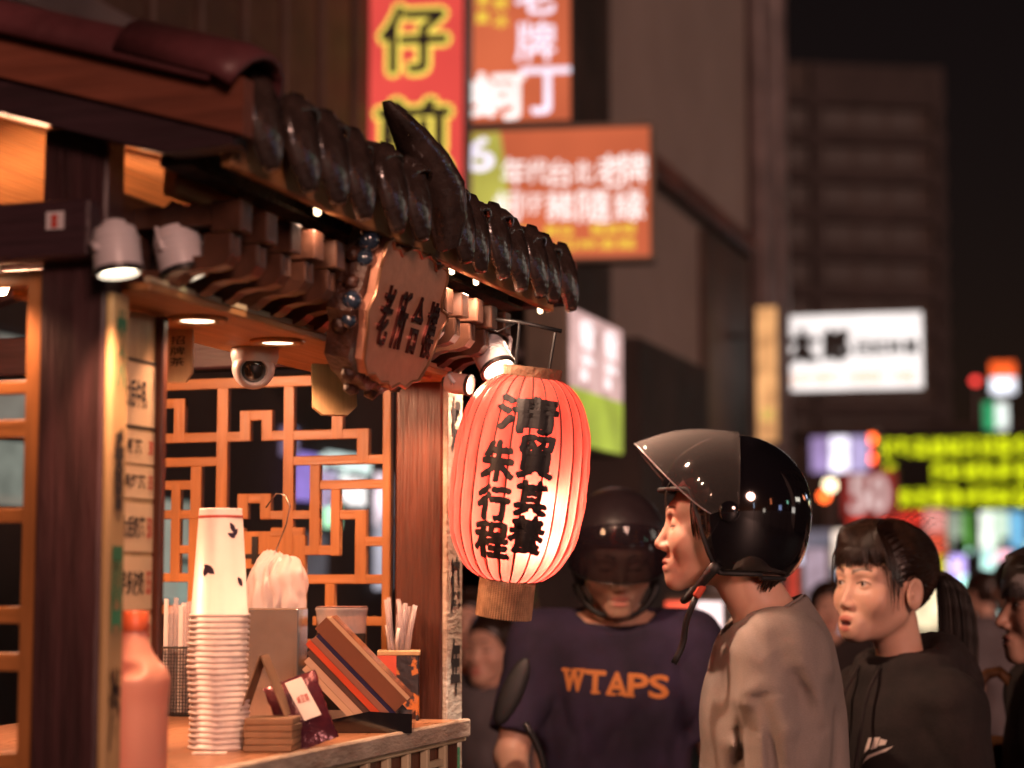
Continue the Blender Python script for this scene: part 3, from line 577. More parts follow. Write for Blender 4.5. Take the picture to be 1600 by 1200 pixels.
# bracket sets under the eave
def bracket_mesh():
    b = MB(); w = .0165
    b.span((-1.106, -w, 1.934), (-1.064, w, 1.974), .002)
    for s in (-1, 1): b.span((-1.118, s * .0022, 1.903), (-1.078, s * (w - .0015), 1.933), .002)
    b.span((-1.216, -w * .8, 1.944), (-1.107, w * .8, 1.97))
    cp = [(-1.079, 1.904), (-1.088, 1.893), (-1.105, 1.888), (-1.125, 1.888), (-1.142, 1.884), (-1.152, 1.876), (-1.162, 1.8705), (-1.2, 1.8705)]
    tops = [(-1.079, 1.912), (-1.092, 1.908), (-1.108, 1.905), (-1.128, 1.905), (-1.147, 1.902), (-1.16, 1.895), (-1.175, 1.89), (-1.2, 1.89)]
    for i in range(len(cp) - 1): b.prism([cp[i], cp[i + 1], tops[i + 1], tops[i]], -w * .9, w * .9, lambda u, v, d: (u, d, v))
    return b.mesh('bracket')
bmesh_ = bracket_mesh(); bmesh_.materials.append(M['bracket'])
for i in range(15): o = ob('bracket', bmesh_, None, ST, -ST_O + Vector((0, 2.215 + .0755 * i, random.uniform(-.002, .002))))
# downlights in the soffit (their own light is part of them)
WARM = (1, .5, .28)
def spot(name, loc, direction, power, angle, col=WARM, blend=.6, r=.02, parent=None):
    l = bpy.data.lights.new(name, 'SPOT'); l.energy = power; l.spot_size = R(angle); l.spot_blend = blend; l.color = col; l.shadow_soft_size = r
    o = bpy.data.objects.new(name, l); COL.objects.link(o); o.location = loc; o.rotation_euler = Vector(direction).to_track_quat('-Z', 'Y').to_euler()
    if parent: o.parent = parent
    return o
bulb = glow('warm_bulb', (1, .8, .55), 5, .02)
for y in (2.40, 2.66, 2.95, 3.2):
    d = sp('downlight', MB().lathe([(.042, 1.8575), (.04, 1.853), (.028, 1.852), (.026, 1.8572)], 24, (-1.225, y, 0)), M['pine_y'], smooth=True)
    MB().lathe([(.024, 1.8572), (.024, 1.8545)], 20, (-1.225, y, 0)).build('lens', bulb, d)
    l = spot('downlight_lamp', Vector((-1.225, y, 1.848)) - ST_O, (-.12, 0, -1), 5 if y < 2.9 else 8, 125, parent=ST)
tiny = glow('tiny_bulb', (1, .7, .4), 5)
for y, pw in ((2.42, 1.6), (2.96, 4), (3.08, 4), (3.445, 28)):      # small LED spots under the eave edge
    sp('eave_lamp', MB().lathe([(.001, -.006), (.0045, -.004), (.0052, .004), (.003, .014)], 12, (-1.058, y, 1.999)), tiny, smooth=True)
    spot('eave_lamp_light', Vector((-1.058, y, 1.988)) - ST_O, (.42, .1, -.9), pw, 165, (1, .62, .42), .35, .012, ST)
gl = sp('gable_lamp', MB().lathe([(.03, 1.8885), (.03, 1.882), (.02, 1.881)], 16, (-1.37, 2.088, 0)), M['white'], smooth=True); MB().lathe([(.019, 1.8815), (.019, 1.879)], 16, (-1.37, 2.088, 0)).build('lens', bulb, gl)
spot('gable_lamp_light', Vector((-1.37, 2.085, 1.872)) - ST_O, (0, -.1, -1), 5, 140, parent=ST)
for x, y in ((-1.75, 2.72),):
    l = bpy.data.lights.new('ceiling_bulb', 'POINT'); l.energy = 30; l.color = WARM; l.shadow_soft_size = .05; lo = bpy.data.objects.new('ceiling_bulb', l); COL.objects.link(lo); lo.location = Vector((x, y, 1.93)) - ST_O; lo.parent = ST
    cb = sp('ceiling_bulb_globe', MB().lathe([(.001, -.03), (.02, -.026), (.03, 0), (.018, .03), (.014, .045)], 16, (x, y, 1.985)), bulb, smooth=True)
# eave lamp above the underside boards
# far end lattice: every bar its own piece (u, v measured on the panel)
def lattice(name, y, u0, du, v0, dv, H_, V_, th):
    e = empty(name, -ST_O + Vector((0, y, 0))); e.parent = ST
    for (a, b, c, d) in H_: MB().span((u0 + a * du, -th * .45, v0 - d * dv), (u0 + b * du, th * .45, v0 - c * dv), .0012).build('lattice_bar', M['lat_x'], e)
    for (a, b, c, d) in V_: MB().span((u0 + a * du, -th / 2, v0 - d * dv), (u0 + b * du, th / 2, v0 - c * dv), .0012).build('lattice_bar', M['lat_z'], e)
    return e
HB = [(-420, 1270, 120, 172), (0, 250, 215, 262), (110, 420, 388, 436), (460, 585, 388, 436), (530, 690, 285, 335), (640, 760, 388, 436), (795, 1165, 388, 436), (795, 1240, 515, 560), (60, 420, 510, 556), (60, 340, 624, 670), (60, 420, 770, 815),
      (440, 575, 775, 818), (522, 690, 695, 742), (636, 930, 780, 822), (930, 1240, 635, 680), (1025, 1155, 780, 826), (850, 1030, 950, 996), (1150, 1240, 910, 955), (860, 1240, 1090, 1135), (225, 330, 945, 986), (60, 300, 1082, 1126), (430, 560, 862, 905), (690, 850, 862, 905),
      (60, 640, 1240, 1284), (900, 1240, 1290, 1335), (640, 910, 1400, 1444), (60, 430, 1450, 1494), (980, 1240, 1480, 1524), (-420, 1270, 1610, 1662), (60, 500, 1560, 1600), (-420, 60, 430, 470), (-420, 60, 900, 945), (-420, 60, 1330, 1370)]
VB = [(192, 250, 215, 436), (413, 470, 170, 818), (748, 800, 170, 1000), (530, 584, 285, 436), (638, 692, 285, 436), (1108, 1166, 388, 556), (984, 1040, 170, 436), (1232, 1272, 170, 1612), (284, 340, 556, 815), (186, 234, 640, 1126), (278, 330, 815, 1290), (522, 576, 695, 818), (636, 690, 695, 818),
      (880, 930, 560, 996), (984, 1028, 680, 1000), (1102, 1156, 780, 1135), (800, 860, 900, 1612), (430, 480, 862, 1280), (1100, 1150, 1335, 1524), (960, 1005, 1135, 1335), (640, 690, 1100, 1612), (60, 112, 170, 1612), (-200, -150, 170, 1612), (-420, -380, 120, 1662), (360, 410, 1284, 1612), (240, 286, 1284, 1494)]
lp = lattice('lattice_panel', 3.365, -1.84, .473 / 360 / 3.2, 1.93, .00122 / 3.2, HB, VB, .014)
MB().span((-1.84 + 555 * .473 / 1152, -.005, 1.93 - 1060 * .000381), (-1.84 + 800 * .473 / 1152, .004, 1.93 - 880 * .000381)).build('panel_board', M['lat_z'], lp)
def lx(u): return -1.84 + u * .473 / 1152
def lz(v): return 1.93 - v * .000381
cross = MB().span((lx(600), -.009, lz(1040)), (lx(628), -.0055, lz(905))).build('cross_cut', M['black'], lp); MB().span((lx(548), -.0085, lz(1010)), (lx(680), -.0055, lz(990)), ).build('cross_cut', M['black'], lp)
# near end lattice beside the near post, and a second on the back
NH = [(0, 700, 0, 26), (0, 700, 178, 198), (0, 700, 240, 268), (0, 700, 380, 402), (0, 700, 534, 560), (0, 700, 606, 634), (0, 700, 760, 786)]
NV = [(680, 700, 0, 1100), (420, 450, 0, 1100), (180, 210, 26, 1100), (0, 36, 0, 1100)]
lattice('lattice_panel', 2.128, -2.19, .9 / 700, 1.887, .00078, NH, NV, .018)
# counter
sp('counter_top', MB().span((-1.85, 2.195, 1.236), (-1.153, 3.285, 1.2615), .002), M['counter'])
sp('counter_edge', MB().span((-1.1525, 2.19, 1.233), (-1.138, 3.29, 1.264), .003), M['worn'])
sp('counter_front', MB().span((-1.18, 2.2, .16), (-1.1665, 3.3, 1.232)), M['red_z'])
for i in range(12):
    y = 2.23 + i * .088
    sp('carved_bar', MB().span((-1.166, y, 1.03), (-1.152, y + .014, 1.225), .002), M['cream'])
    sp('carved_bar', MB().span((-1.166, y + .0145, 1.19 - .03 * (i % 2)), (-1.154, y + .087, 1.202 - .03 * (i % 2)), .002), M['cream'])
    sp('carved_bar', MB().span((-1.166, y + .0145, 1.09 + .02 * (i % 2)), (-1.154, y + .087, 1.102 + .02 * (i % 2)), .002), M['cream'])
    sp('carved_bar', MB().span((-1.166, y + .045, 1.1025 + .02 * (i % 2)), (-1.1545, y + .055, 1.1595 if i % 2 else 1.189), .002), M['cream'])
for z in (1.02, 1.224): sp('carved_rail', MB().span((-1.166, 2.21, z), (-1.15, 3.3, z + .012), .002), M['cream'])
sp('counter_shelf', MB().span((-1.85, 2.2, .7), (-1.185, 3.3, .72)), M['counter'])
# couplet boards on the street side of the posts
def couplet(name, label, y0, y1, z0, z1, x, chars, m, inks):
    e = empty(name, (x, (y0 + y1) / 2, z0)); tag(e, label, 'board')
    w = y1 - y0; h = z1 - z0
    MB().span((-.001, -w / 2, 0), (.009, w / 2, h), .002).build('plank', m, e)
    n = len(chars)
    for i, ch in enumerate(chars):
        if ch != ' ': ob('lettering', fit(text_mesh(ch, .1, .004), w * .62, h / n * .72), inks[i % len(inks)], e, (.0105, 0, h - (i + .5) * h / n), (R(90), 0, R(90)))
couplet('couplet_board', 'pale lit plank with dark green brush characters on the nearest post', 2.108, 2.149, .7, 1.852, -1.199, '茶香四溢客常來迎', M['plank_z'], [M['greenink'], M['ink']])
couplet('couplet_board', 'narrow worn plank with faint characters on the post beside the lantern', 3.312, 3.392, .7, 1.855, -1.199, '好運連年福滿門中', M['worn'], [M['ink'], M['greenink'], M['ink']])
# menu board
e = empty('menu_board', (-1.262, 2.305, 1.265)); tag(e, 'tall cream menu board with rows of black characters and red prices', 'menu board')
MB().span((-.008, -.055, 0), (.002, .045, .59), .002).build('backing', M['plank_z'], e)
rows_ = [(.44, .085, '太后牛乳', ''), (.39, .046, '鮮茶', '30'), (.345, .044, '鳳紅茶', '35'), (.275, .066, '太后奶茶', '50'), (.2, .072, '芋多波奶', '55'), (.15, .046, '綠豆茶', '40'), (.104, .044, '綠沙茶', '40'), (.04, .06, '冬瓜茶', '35')]
for i, (z, h, tx, pr) in enumerate(rows_):
    MB().span((.002, -.052, z), (.0032, .043, z + h - .003)).build('paper_slip', M['paper'], e)
    ob('lettering', fit(text_mesh(tx, .1, .003), .062 if len(tx) > 2 else .04, h * .45), M['ink'], e, (.0042, -.012, z + h * .48), (R(90), 0, R(90)))
    if pr: ob('lettering', fit(text_mesh(pr, .1, .002), .014, h * .42), M['redink'], e, (.0042, .032, z + h * .48), (R(90), 0, R(90)))
for z in (.436, .524): MB().span((.0032, -.05, z), (.0042, .043, z + .003)).build('rule', M['ink'], e)
MB().span((-.01, .0455, -.001), (.012, .06, .591), .002).build('frame', M['red_z'], e)

# ------------------------------------------------------------------ things hanging on the stall
# copper plaque tilted out under the eave
e = empty('hanging_plaque', (-1.06, 2.73, 1.896)); tag(e, 'copper plaque with scalloped edge and raised characters tilted out under the eave', 'plaque')
TL = Matrix.Rotation(R(14), 3, 'Y')                       # local: u along +Y, v up the plate, d out towards the street
def pl(u, v, d): return TL @ Vector((d, u, v))
outl = [(-.155, .065), (-.15, .108), (-.135, .118), (-.118, .104), (-.1, .108), (-.082, .098), (-.05, .116), (-.02, .12), (.0, .108), (.03, .118), (.06, .112), (.075, .098), (.1, .11), (.125, .106), (.135, .09), (.13, .05), (.14, .035), (.168, .032), (.176, .02), (.155, -.004), (.15, -.03), (.135, -.07), (.11, -.1), (.085, -.104), (.06, -.118), (.03, -.114), (.0, -.126), (-.02, -.116), (-.05, -.12), (-.08, -.108), (-.11, -.112), (-.135, -.09), (-.148, -.04), (-.165, -.01), (-.15, .02)]
outl = [(u * .92, v * .86) for u, v in outl]
MB().prism(outl, 0, .014, lambda u, v, d: pl(u, v, d)).build('plate', M['copper'], e)
rim = MB(); q = [pl(u, v, .0145) for u, v in outl]; rim.tube(q + [q[0]], .0028, 6); rim.build('rim', mat('copper_rim', (.6, .3, .17), .3, .8, bump=0), e, True)
rnd = random.Random(5); bo = [(u * 1.1 + rnd.uniform(-.007, .007), v * 1.1 + rnd.uniform(-.007, .007)) for u, v in outl]
MB().prism(bo, -.04, -.001, lambda u, v, d: pl(u, v, d)).build('carved_back', M['carve'], e)
kn = MB()
for u, v in bo[::2]: kn.lathe([(.001, -.012), (.012, -.006), (.013, .004), (.001, .012)], 7, pl(u, v, -.018 + rnd.uniform(-.012, .008)), Matrix.Rotation(rnd.uniform(0, 3), 3, 'Y'))
kn = kn.build('carved_edge', M['carve'], e, True); kn['kind'] = 'stuff'
for u, v, r in ((-.155, .09, .017), (-.152, .064, .013), (-.162, .0, .015), (-.157, -.028, .012)):
    MB().lathe([(.001, -r)] + [(r * math.cos(a), r * math.sin(a)) for a in np.linspace(-1.3, 1.3, 8)] + [(.001, r)], 14, pl(u, v, -.008)).build('bead', M['bead'], e, True)
chm = mat('raised_dark_copper', (.16, .055, .05), .2, .8, var=.3, bump=.2)
for i, ch in enumerate('老所合樓'):
    cu = fit(text_mesh(ch, .1, .0005, .0025), .04, .088)
    o = ob('lettering', cu, chm, e, pl(-.098 + .068 * i, -.008 - .004 * i, .0155)); o.matrix_local = Matrix.Translation(pl(-.088 + .062 * i, -.006, .0155)) @ (TL @ Matrix(((0, 0, 1), (1, 0, 0), (0, 1, 0)))).to_4x4()
for u in (-.08, .08): MB().tube([pl(u, .1, -.03), Vector((-.055, u, .13))], .004).build('hook', M['iron'], e)
# two pointed wooden price tags
def wood_tag(label, c, w, h, rz, rx, tx):
    t = empty('price_tag', c, rot=(rx, 0, rz)); tag(t, label, 'tag')
    MB().prism([(-w / 2, 0), (w / 2, 0), (w / 2, -h * .82), (w * .28, -h), (-w * .3, -h), (-w / 2, -h * .86)], -.004, .004, lambda u, v, d: (u, d, v)).build('plank', M['plank_z'], t)
    for i, ch in enumerate(tx): letter(t, ch, M['ink'], 0, -h * (.2 + .62 * i / max(1, len(tx))), w * .5, h * .16, y=-.0052, bold=.02)
    MB().tube([(0, 0, -.002), (0, 0, .03)], .0012, 5).build('string', M['black'], t)
    return t
wood_tag('small pointed wooden tag with black characters hanging beside the menu board', (-1.305, 2.5, 1.857), .042, .075, R(10), 0, '招牌茶')
wood_tag('brightly lit pointed wooden tag hanging below the copper plaque', (-1.178, 2.76, 1.83), .068, .08, R(35), R(-12), '')
# security camera
e = empty('security_camera', (-1.3, 2.74, 1.857)); tag(e, 'white dome security camera with black lens under the soffit', 'security camera')
b = MB(); b.lathe([(.036, 0), (.037, -.012), (.034, -.022)], 24); b.build('base', M['white'], e, True, sharp=40)
hd = Vector((.42, -.85, -.32)).to_track_quat('Z', 'Y').to_matrix()
b = MB().lathe([(.001, -.033)] + [(.033 * math.cos(a), .033 * math.sin(a)) for a in np.linspace(-1.45, .75, 14)] + [(.021, .0235), (.019, .019)], 28, (0, -.004, -.03), hd); b.build('ball', M['white'], e, True, sharp=40)
MB().lathe([(.0195, .0185), (.012, .0225), (.001, .024)], 20, (0, -.004, -.03), hd).build('lens', M['lens'], e, True)
# lamps: can heads on short arms
def can_lamp(label, c, direction, r, h, m, power, col=(1, .8, .55), glowm=None, foot=None, angle=95, loop=False, capm=None):
    t = empty('spot_lamp', c); tag(t, label, 'lamp'); d = Vector(direction).normalized(); Q = d.to_track_quat('Z', 'Y').to_matrix()
    for zz in (-.28, -.14, 0.0): MB().lathe([(r * .965, h * zz), (r * 1.02, h * (zz + .03)), (r * .97, h * (zz + .06))], 24, M=Q, cap=False).build('cooling_fin', m, t, True)
    MB().lathe([(r * .96, h * .36), (r * 1.05, h * .4), (r * 1.05, h * .5), (r * .9, h * .52)], 24, M=Q, cap=False).build('front_ring', M['black'], t, True, sharp=40)
    MB().lathe([(r * .55, -h * .55), (r * .86, -h * .5), (r * .96, -h * .3), (r, h * .42), (r * .96, h * .5), (r * .86, h * .5), (r * .8, h * .38)], 24, M=Q).build('shade', m, t, True, sharp=45)
    MB().lathe([(r * .54, -h * .56), (r * .5, -h * .66), (r * .3, -h * .7), (.001, -h * .7)], 18, M=Q).build('back_cap', capm or M['black'], t, True, sharp=45)
    MB().lathe([(.001, h * .40), (r * .8, h * .385)], 20, M=Q, cap=False).build('bulb', glowm or glow('lamp_bulb', (1, .88, .62), 7, .03), t)
    if foot is not None:
        f = Vector(foot); side = d.cross(Vector((0, 0, 1))).normalized() * (r * 1.06)
        for s in (-1, 1): MB().tube([side * s, side * s * .9 + f * .6, f], .004, 6).build('yoke', M['white'], t, True)
    if loop: MB().tube([Vector((-r * .8, -.01, h * .3)), Vector((-r * .7, -.012, h * .75)), Vector((-.004, -.012, h * .98)), Vector((r * .55, -.01, h * .85)), Vector((r * .75, -.005, h * .5))], .0055, 8).build('cable', M['redpipe'], t, True)
    spot('lamp_light', d * (h * .55), d, power, angle, col, parent=t)
    return t
can_lamp('round white spot lamp fixed on the nearest post with a glowing lower edge', (-1.165, 2.07, 1.893), (.16, -.05, -1), .029, .056, M['white'], 15, WARM, capm=M['white'], foot=(-.035, .03, .02), angle=100)
can_lamp('white can lamp with a cable loop pointing down beside the nearest post', (-1.16, 2.22, 1.915), (.3, -.06, -1), .031, .062, M['white'], 4, WARM, foot=(-.03, .02, .05), loop=True, angle=110)
can_lamp('lit white spot lamp glaring towards the street just above the lantern', (-1.085, 3.25, 1.892), (.45, -.3, -.75), .032, .06, M['white'], 6, col=(1, .7, .5), foot=(.0, .04, .06), angle=172)
can_lamp('small pink spot lamp under the bracket end next to the lantern', (-1.13, 3.2, 1.842), (.9, -.1, -.15), .018, .045, M['pinkplastic'], 3, col=(1, .7, .45), foot=(-.02, .01, .02), angle=140)

# ------------------------------------------------------------------ red paper lantern
ax0, ax1 = Vector((-1.008, 3.228, 1.852)), Vector((-1.057, 3.249, 1.506)); zax = (ax0 - ax1).normalized()
LQ = zax.to_track_quat('Z', 'Y').to_matrix()
L = empty('paper_lantern', ax1); L.rotation_euler = LQ.to_euler(); tag(L, 'glowing red ribbed paper lantern with black brush characters under the eave', 'lantern')
Linv = LQ.inverted(); HL = (ax0 - ax1).length
def lprof(t):                                  # t 0 bottom .. 1 top
    s_ = 2 * t - 1; return .046 + .068 * max(0, 1 - abs(s_) ** 2.9) ** .62
NR = 24; sub = 8; rows = []
for i in range(41):
    t = i / 40; tt = .5 - .5 * math.cos(math.pi * t) * 1.0; r = lprof(tt); row = []
    for j in range(NR * sub):
        a = 2 * math.pi * j / (NR * sub); ph = (j % sub) / sub; row.append((math.cos(a) * r * (1 + .04 * math.sin(math.pi * ph) + .006 * math.sin(37 * tt + 5 * (j // sub)) * math.sin(math.pi * ph)), math.sin(a) * r * (1 + .04 * math.sin(math.pi * ph) + .006 * math.sin(37 * tt + 5 * (j // sub)) * math.sin(math.pi * ph)), tt * HL))
    rows.append(row)
MB().grid(rows, True).build('paper', M['lantern'], L, True)
rib = MB().tube([(lprof(.5 - .5 * math.cos(math.pi * i / 24)) + .0004, 0, (.5 - .5 * math.cos(math.pi * i / 24)) * HL) for i in range(25)], .0017, 5).mesh('rib', True); rib.materials.append(mat('lantern_rib', (.12, .03, .02), .6, bump=0))
for k in range(NR): ob('rib', rib, None, L, None, (0, 0, 2 * math.pi * k / NR))
MB().lathe([(.049, HL - .004), (.052, HL + .002), (.052, HL + .018), (.046, HL + .018), (.044, HL)], 28).build('top_ring', M['burlap'], L, True, sharp=40)
# woven collar: crossing strands
col_ = MB(); rc, hc = .0475, .066
for k in range(64): a = 2 * math.pi * k / 64; col_.tube([(math.cos(a) * rc, math.sin(a) * rc, -hc), (math.cos(a) * rc, math.sin(a) * rc, .004)], .0013, 4)
for k in range(22): z = -hc + .003 + k * .003; col_.tube([(math.cos(q) * (rc + .0006 * (-1) ** i_), math.sin(q) * (rc + .0006 * (-1) ** i_), z) for i_, q in enumerate(np.linspace(0, 2 * math.pi, 49))], .0010, 4, False)
cw = col_.build('woven_collar', mat('jute_strand', (.42, .25, .14), .9, var=.3, scale=60, bump=0), L); cw['kind'] = 'stuff'
MB().lathe([(.0445, -hc), (.0445, .004)], 28, cap=False).build('collar_lining', M['burlap'], L, True)
camdir = Linv @ (Vector((0, 0, 1.5)) - ax1); fa = math.atan2(camdir.y, camdir.x)      # side that faces the street approach
def wrap(ch, ang, z, w, h):
    me = fat(fit(text_mesh(ch, .1), w, h), .0028); bm = bmesh.new(); bm.from_mesh(me)
    bmesh.ops.triangulate(bm, faces=bm.faces[:])
    for _ in range(3):
        lg = [q for q in bm.edges if q.calc_length() > .008]
        if lg: bmesh.ops.subdivide_edges(bm, edges=lg, cuts=1); bmesh.ops.triangulate(bm, faces=[f for f in bm.faces if len(f.verts) > 3])
    for q in bm.verts:
        z2 = z + q.co.y; r = lprof(min(.99, max(.01, z2 / HL))); a = fa + ang + q.co.x / r; ph = (a / (2 * math.pi) * NR) % 1; r = r * (1 + .04 * math.sin(math.pi * ph)) + .0022 + q.co.z * 2; a += .006 * math.sin(z2 * 210); q.co = Vector((math.cos(a) * r, math.sin(a) * r, z2 + .0012 * math.sin(a * 70)))
    bm.to_mesh(me); bm.free(); ob('lettering', me, M['ink'], L)
wrap('清', .02, .287, .1, .058)
for ch, z, h, w in (('貿', .219, .07, .058), ('其', .149, .056, .05), ('養', .087, .062, .056)): wrap(ch, .2, z, w, h)
for ch, z, h, w in (('朱', .205, .066, .052), ('行', .135, .056, .052), ('程', .072, .06, .054)): wrap(ch, -.33, z, w, h)
def lin(p): return Linv @ (Vector(p) - ax1)
for p in ((-1.024, 3.213, 1.945), (-.966, 3.234, 1.929)):
    q = lin(p); b0 = Vector((q.x * .8, q.y * .8, HL + .012)); b0 = Vector(b0).normalized() * 0 + Vector((max(-.046, min(.046, q.x)), max(-.02, min(.02, q.y)), HL + .012)); MB().tube([b0, q], .0028, 6).build('hanger_rod', M['black'], L)
MB().tube([lin((-1.1, 3.2, 1.957)), lin((-1.024, 3.213, 1.947)), lin((-.955, 3.236, 1.931))], .0036, 6).build('hanger_bar', M['black'], L, True)
MB().tube([lin((-1.03, 3.21, 1.945)), lin((-1.06, 3.2, 1.93)), lin((-1.1, 3.19, 1.945)), lin((-1.13, 3.2, 1.94))], .0016, 5).build('wire', M['black'], L, True)
bl = fa + .45
for (a, r, z, pw, rs) in ((bl, .083, .08, 2.6, .008), (bl + .06, .086, .14, 2.3, .008), (fa - .3, .02, .2, .6, .05)):
    l = bpy.data.lights.new('lantern_bulb_light', 'POINT'); l.energy = pw; l.color = (1, .88, .76); l.shadow_soft_size = rs; lo = bpy.data.objects.new('lantern_bulb_light', l); COL.objects.link(lo); lo.parent = L; lo.location = (math.cos(a) * r, math.sin(a) * r, z)
MB().lathe([(.001, -.018), (.012, -.012), (.016, .0), (.008, .02), (.007, .03)], 14, (math.cos(bl) * .03, math.sin(bl) * .03, .15)).build('bulb', bulb, L, True)

# ------------------------------------------------------------------ things on the counter
CZ = 1.2618
# nested paper cups, upside down
cupm = MB().lathe([(.0285, .156), (.0305, .157), (.0312, .155), (.0415, .004), (.0437, .0045), (.0445, .0022), (.0435, .0), (.0415, .0006)], 40, cap=False).mesh('cup', True)
bt = MB().lathe([(.001, .1535), (.0302, .1535)], 40, cap=False)
stripe = MB().lathe([(.0322, .1468), (.03245, .1432)], 40, cap=False).mesh('stripe', True)
cupm.materials.append(M['cup']); stripe.materials.append(M['redink'])
leafm = mat('printed_leaf', (.05, .03, .06), .5, bump=0)
def cup_r(z): return .0415 + (.0312 - .0415) * (z - .004) / .151
cx, cy = -1.29, 2.615
NC = 24
ORD = 'lowest second third fourth fifth sixth seventh eighth ninth tenth eleventh twelfth thirteenth fourteenth fifteenth sixteenth seventeenth eighteenth nineteenth twentieth twenty-first twenty-second twenty-third topmost'.split()
for i in range(NC):
    top = i == NC - 1
    o = empty('paper_cup', (cx + .0018 * math.sin(i * .33) + random.uniform(-.0005, .0005) - .003 * i / NC, cy + random.uniform(-.0006, .0006), CZ + .0082 * i), random.uniform(0, 6)); o.rotation_euler.x = R(random.uniform(-.25, .25)); o.rotation_euler.y = R(random.uniform(-.25, .25))
    tag(o, 'topmost upside down paper cup with leaf prints and a red line' if top else 'white paper cup nested in the tall stack, %s rim counted from the counter' % ORD[i], 'cup', 'stacked paper cups')
    ob('cup_wall', cupm, None, o)
    if top:
        o.rotation_euler.z = 0; ob('stripe', stripe, None, o); bt.build('cup_base', M['cup'], o)
        fc = math.atan2(-cy, -cx)
        for (a, z, h, w, ro) in ((.55, .128, .012, .0035, .5), (.66, .121, .011, .003, -.7), (.5, .117, .010, .003, 1.1), (-.42, .068, .016, .0045, .9), (-.58, .066, .013, .004, -.3), (.85, .05, .012, .004, .6)):
            lf = MB(); pts = [(0, -.5), (.5, -.2), (.62, .1), (.3, .42), (0, .6), (-.3, .42), (-.55, .1), (-.5, -.2)]; vv = []
            for u, v in pts:
                x_ = u * w * 2; y_ = v * h * 1.3; xr = x_ * math.cos(ro) - y_ * math.sin(ro); yr = x_ * math.sin(ro) + y_ * math.cos(ro); rr = cup_r(z + yr) + .0006; aa = fc + a + xr / rr; vv.append((math.cos(aa) * rr, math.sin(aa) * rr, z + yr))
            lf.add(vv, [tuple(range(8))]); lf.build('leaf_print', leafm, o)
# orange jug
e = empty('juice_jug', (-1.205, 2.205, CZ)); tag(e, 'orange plastic jug with orange cap beside the nearest post', 'jug')
def jugf(P):
    d = ell(P, (0, 0, .07), (.043, .043, .3)); d = smax(d, P[..., 2] - .135, .02); d = smax(d, -P[..., 2], .01)
    d = smin(d, cone(P, (0, 0, .12), (0, 0, .172), .036, .015), .02); d = smin(d, cone(P, (0, 0, .16), (0, 0, .19), .0135, .0135), .006)
    h = cone(P, (-.0, -.035, .165), (-.0, -.047, .12), .008, .009); return smax(d, -cone(P, (-.02, -.034, .125), (.02, -.034, .135), .009, .009), .008)
v, f = iso(jugf, axis(-.06, .06, .003), axis(-.07, .06, .003), axis(-.01, .21, .003)); ob('body', np_mesh('jug', v, f), M['jug'], e)
MB().lathe([(.017, .178), (.0175, .18), (.0175, .2), (.015, .203), (.001, .203)], 24).build('cap', mat('orange_cap', (.75, .14, .05), .4, bump=0), e, True, sharp=40)
# straws in a black mesh holder
def straws(parent, n, r, z0, z1, spread, m, name='straw', seed=1, rad=.0032):
    q = random.Random(seed)
    for i in range(n):
        a, rr = q.uniform(0, 6.28), r * math.sqrt(q.random()); p0 = Vector((rr * math.cos(a) * .7, rr * math.sin(a) * .7, z0)); p1 = Vector((rr * math.cos(a) + q.uniform(-spread, spread), rr * math.sin(a) * .8 + q.uniform(-spread, spread), z1 + q.uniform(-.02, .015)))
        b = MB().tube([p0, p0.lerp(p1, .5) + Vector((q.uniform(-.002, .002), 0, 0)), p1], rad, 6); b.build(name, m, parent, True)
e = empty('straw_holder', (-1.668, 3.24, CZ)); tag(e, 'black mesh holder full of wrapped straws behind the paper cups', 'holder')
b = MB(); W2, D2, HH = .036, .03, .122
for k in range(13):
    for s in (-1, 1): b.tube([(-W2 + k * W2 / 6, s * D2, 0), (-W2 + k * W2 / 6, s * D2, HH)], .0009, 4, False); b.tube([(s * W2, -D2 + k * D2 / 6, 0), (s * W2, -D2 + k * D2 / 6, HH)], .0009, 4, False)
for k in range(21):
    z = HH * k / 20; b.tube([(-W2, -D2, z), (W2, -D2, z), (W2, D2, z), (-W2, D2, z), (-W2, -D2, z)], .0009, 4, False)
o = b.build('mesh_wall', M['black'], e); o['kind'] = 'stuff'
MB().span((-.037, -.031, .0), (.037, .031, .004)).build('base', M['black'], e); MB().tube([(-W2, -D2, HH), (W2, -D2, HH), (W2, D2, HH), (-W2, D2, HH), (-W2, -D2, HH)], .0022, 5).build('rim', M['black'], e)
for k in range(14):
    q = random.Random(k); x0 = -.03 + .06 * (k % 7) / 6; y0 = -.018 + .03 * (k // 7); MB().span((x0 - .0045, y0 - .002, .006), (x0 + .0045, y0 + .002, .2 + q.uniform(-.008, .012)), .001).build('wrapped_straw', M['cling'] if k % 3 else M['cup'], e)
# tin of straws by the post
e = empty('straw_tin', (-1.262, 3.262, CZ), R(20)); tag(e, 'red and black floral tin of clear wrapped straws beside the lantern post', 'tin')
fl = mat('floral_print', (.02, .015, .018), .35, var=.1, scale=26, bump=.1, col2=(.5, .16, .03)); 
for q_ in fl.node_tree.nodes:
    if q_.type == 'MAP_RANGE' and abs(q_.inputs[1].default_value - .3) < .001: q_.inputs[1].default_value = .53; q_.inputs[2].default_value = .56
MB().span((-.036, -.036, 0), (.036, .036, .118), .002).build('tin_body', fl, e)
MB().span((-.0366, -.0368, .03), (-.004, -.0362, .112)).build('red_panel', mat('red_panel', (.55, .08, .04), .4, var=.1), e)
MB().span((-.0372, -.0372, .112), (.0372, .0372, .12), .001).build('rim', M['plank_z'], e)
straws(e, 11, .028, .119, .2, .012, M['cling'], 'wrapped_straw', 4, .0042); straws(e, 4, .026, .119, .17, .01, M['cup'], 'straw', 9, .0028)
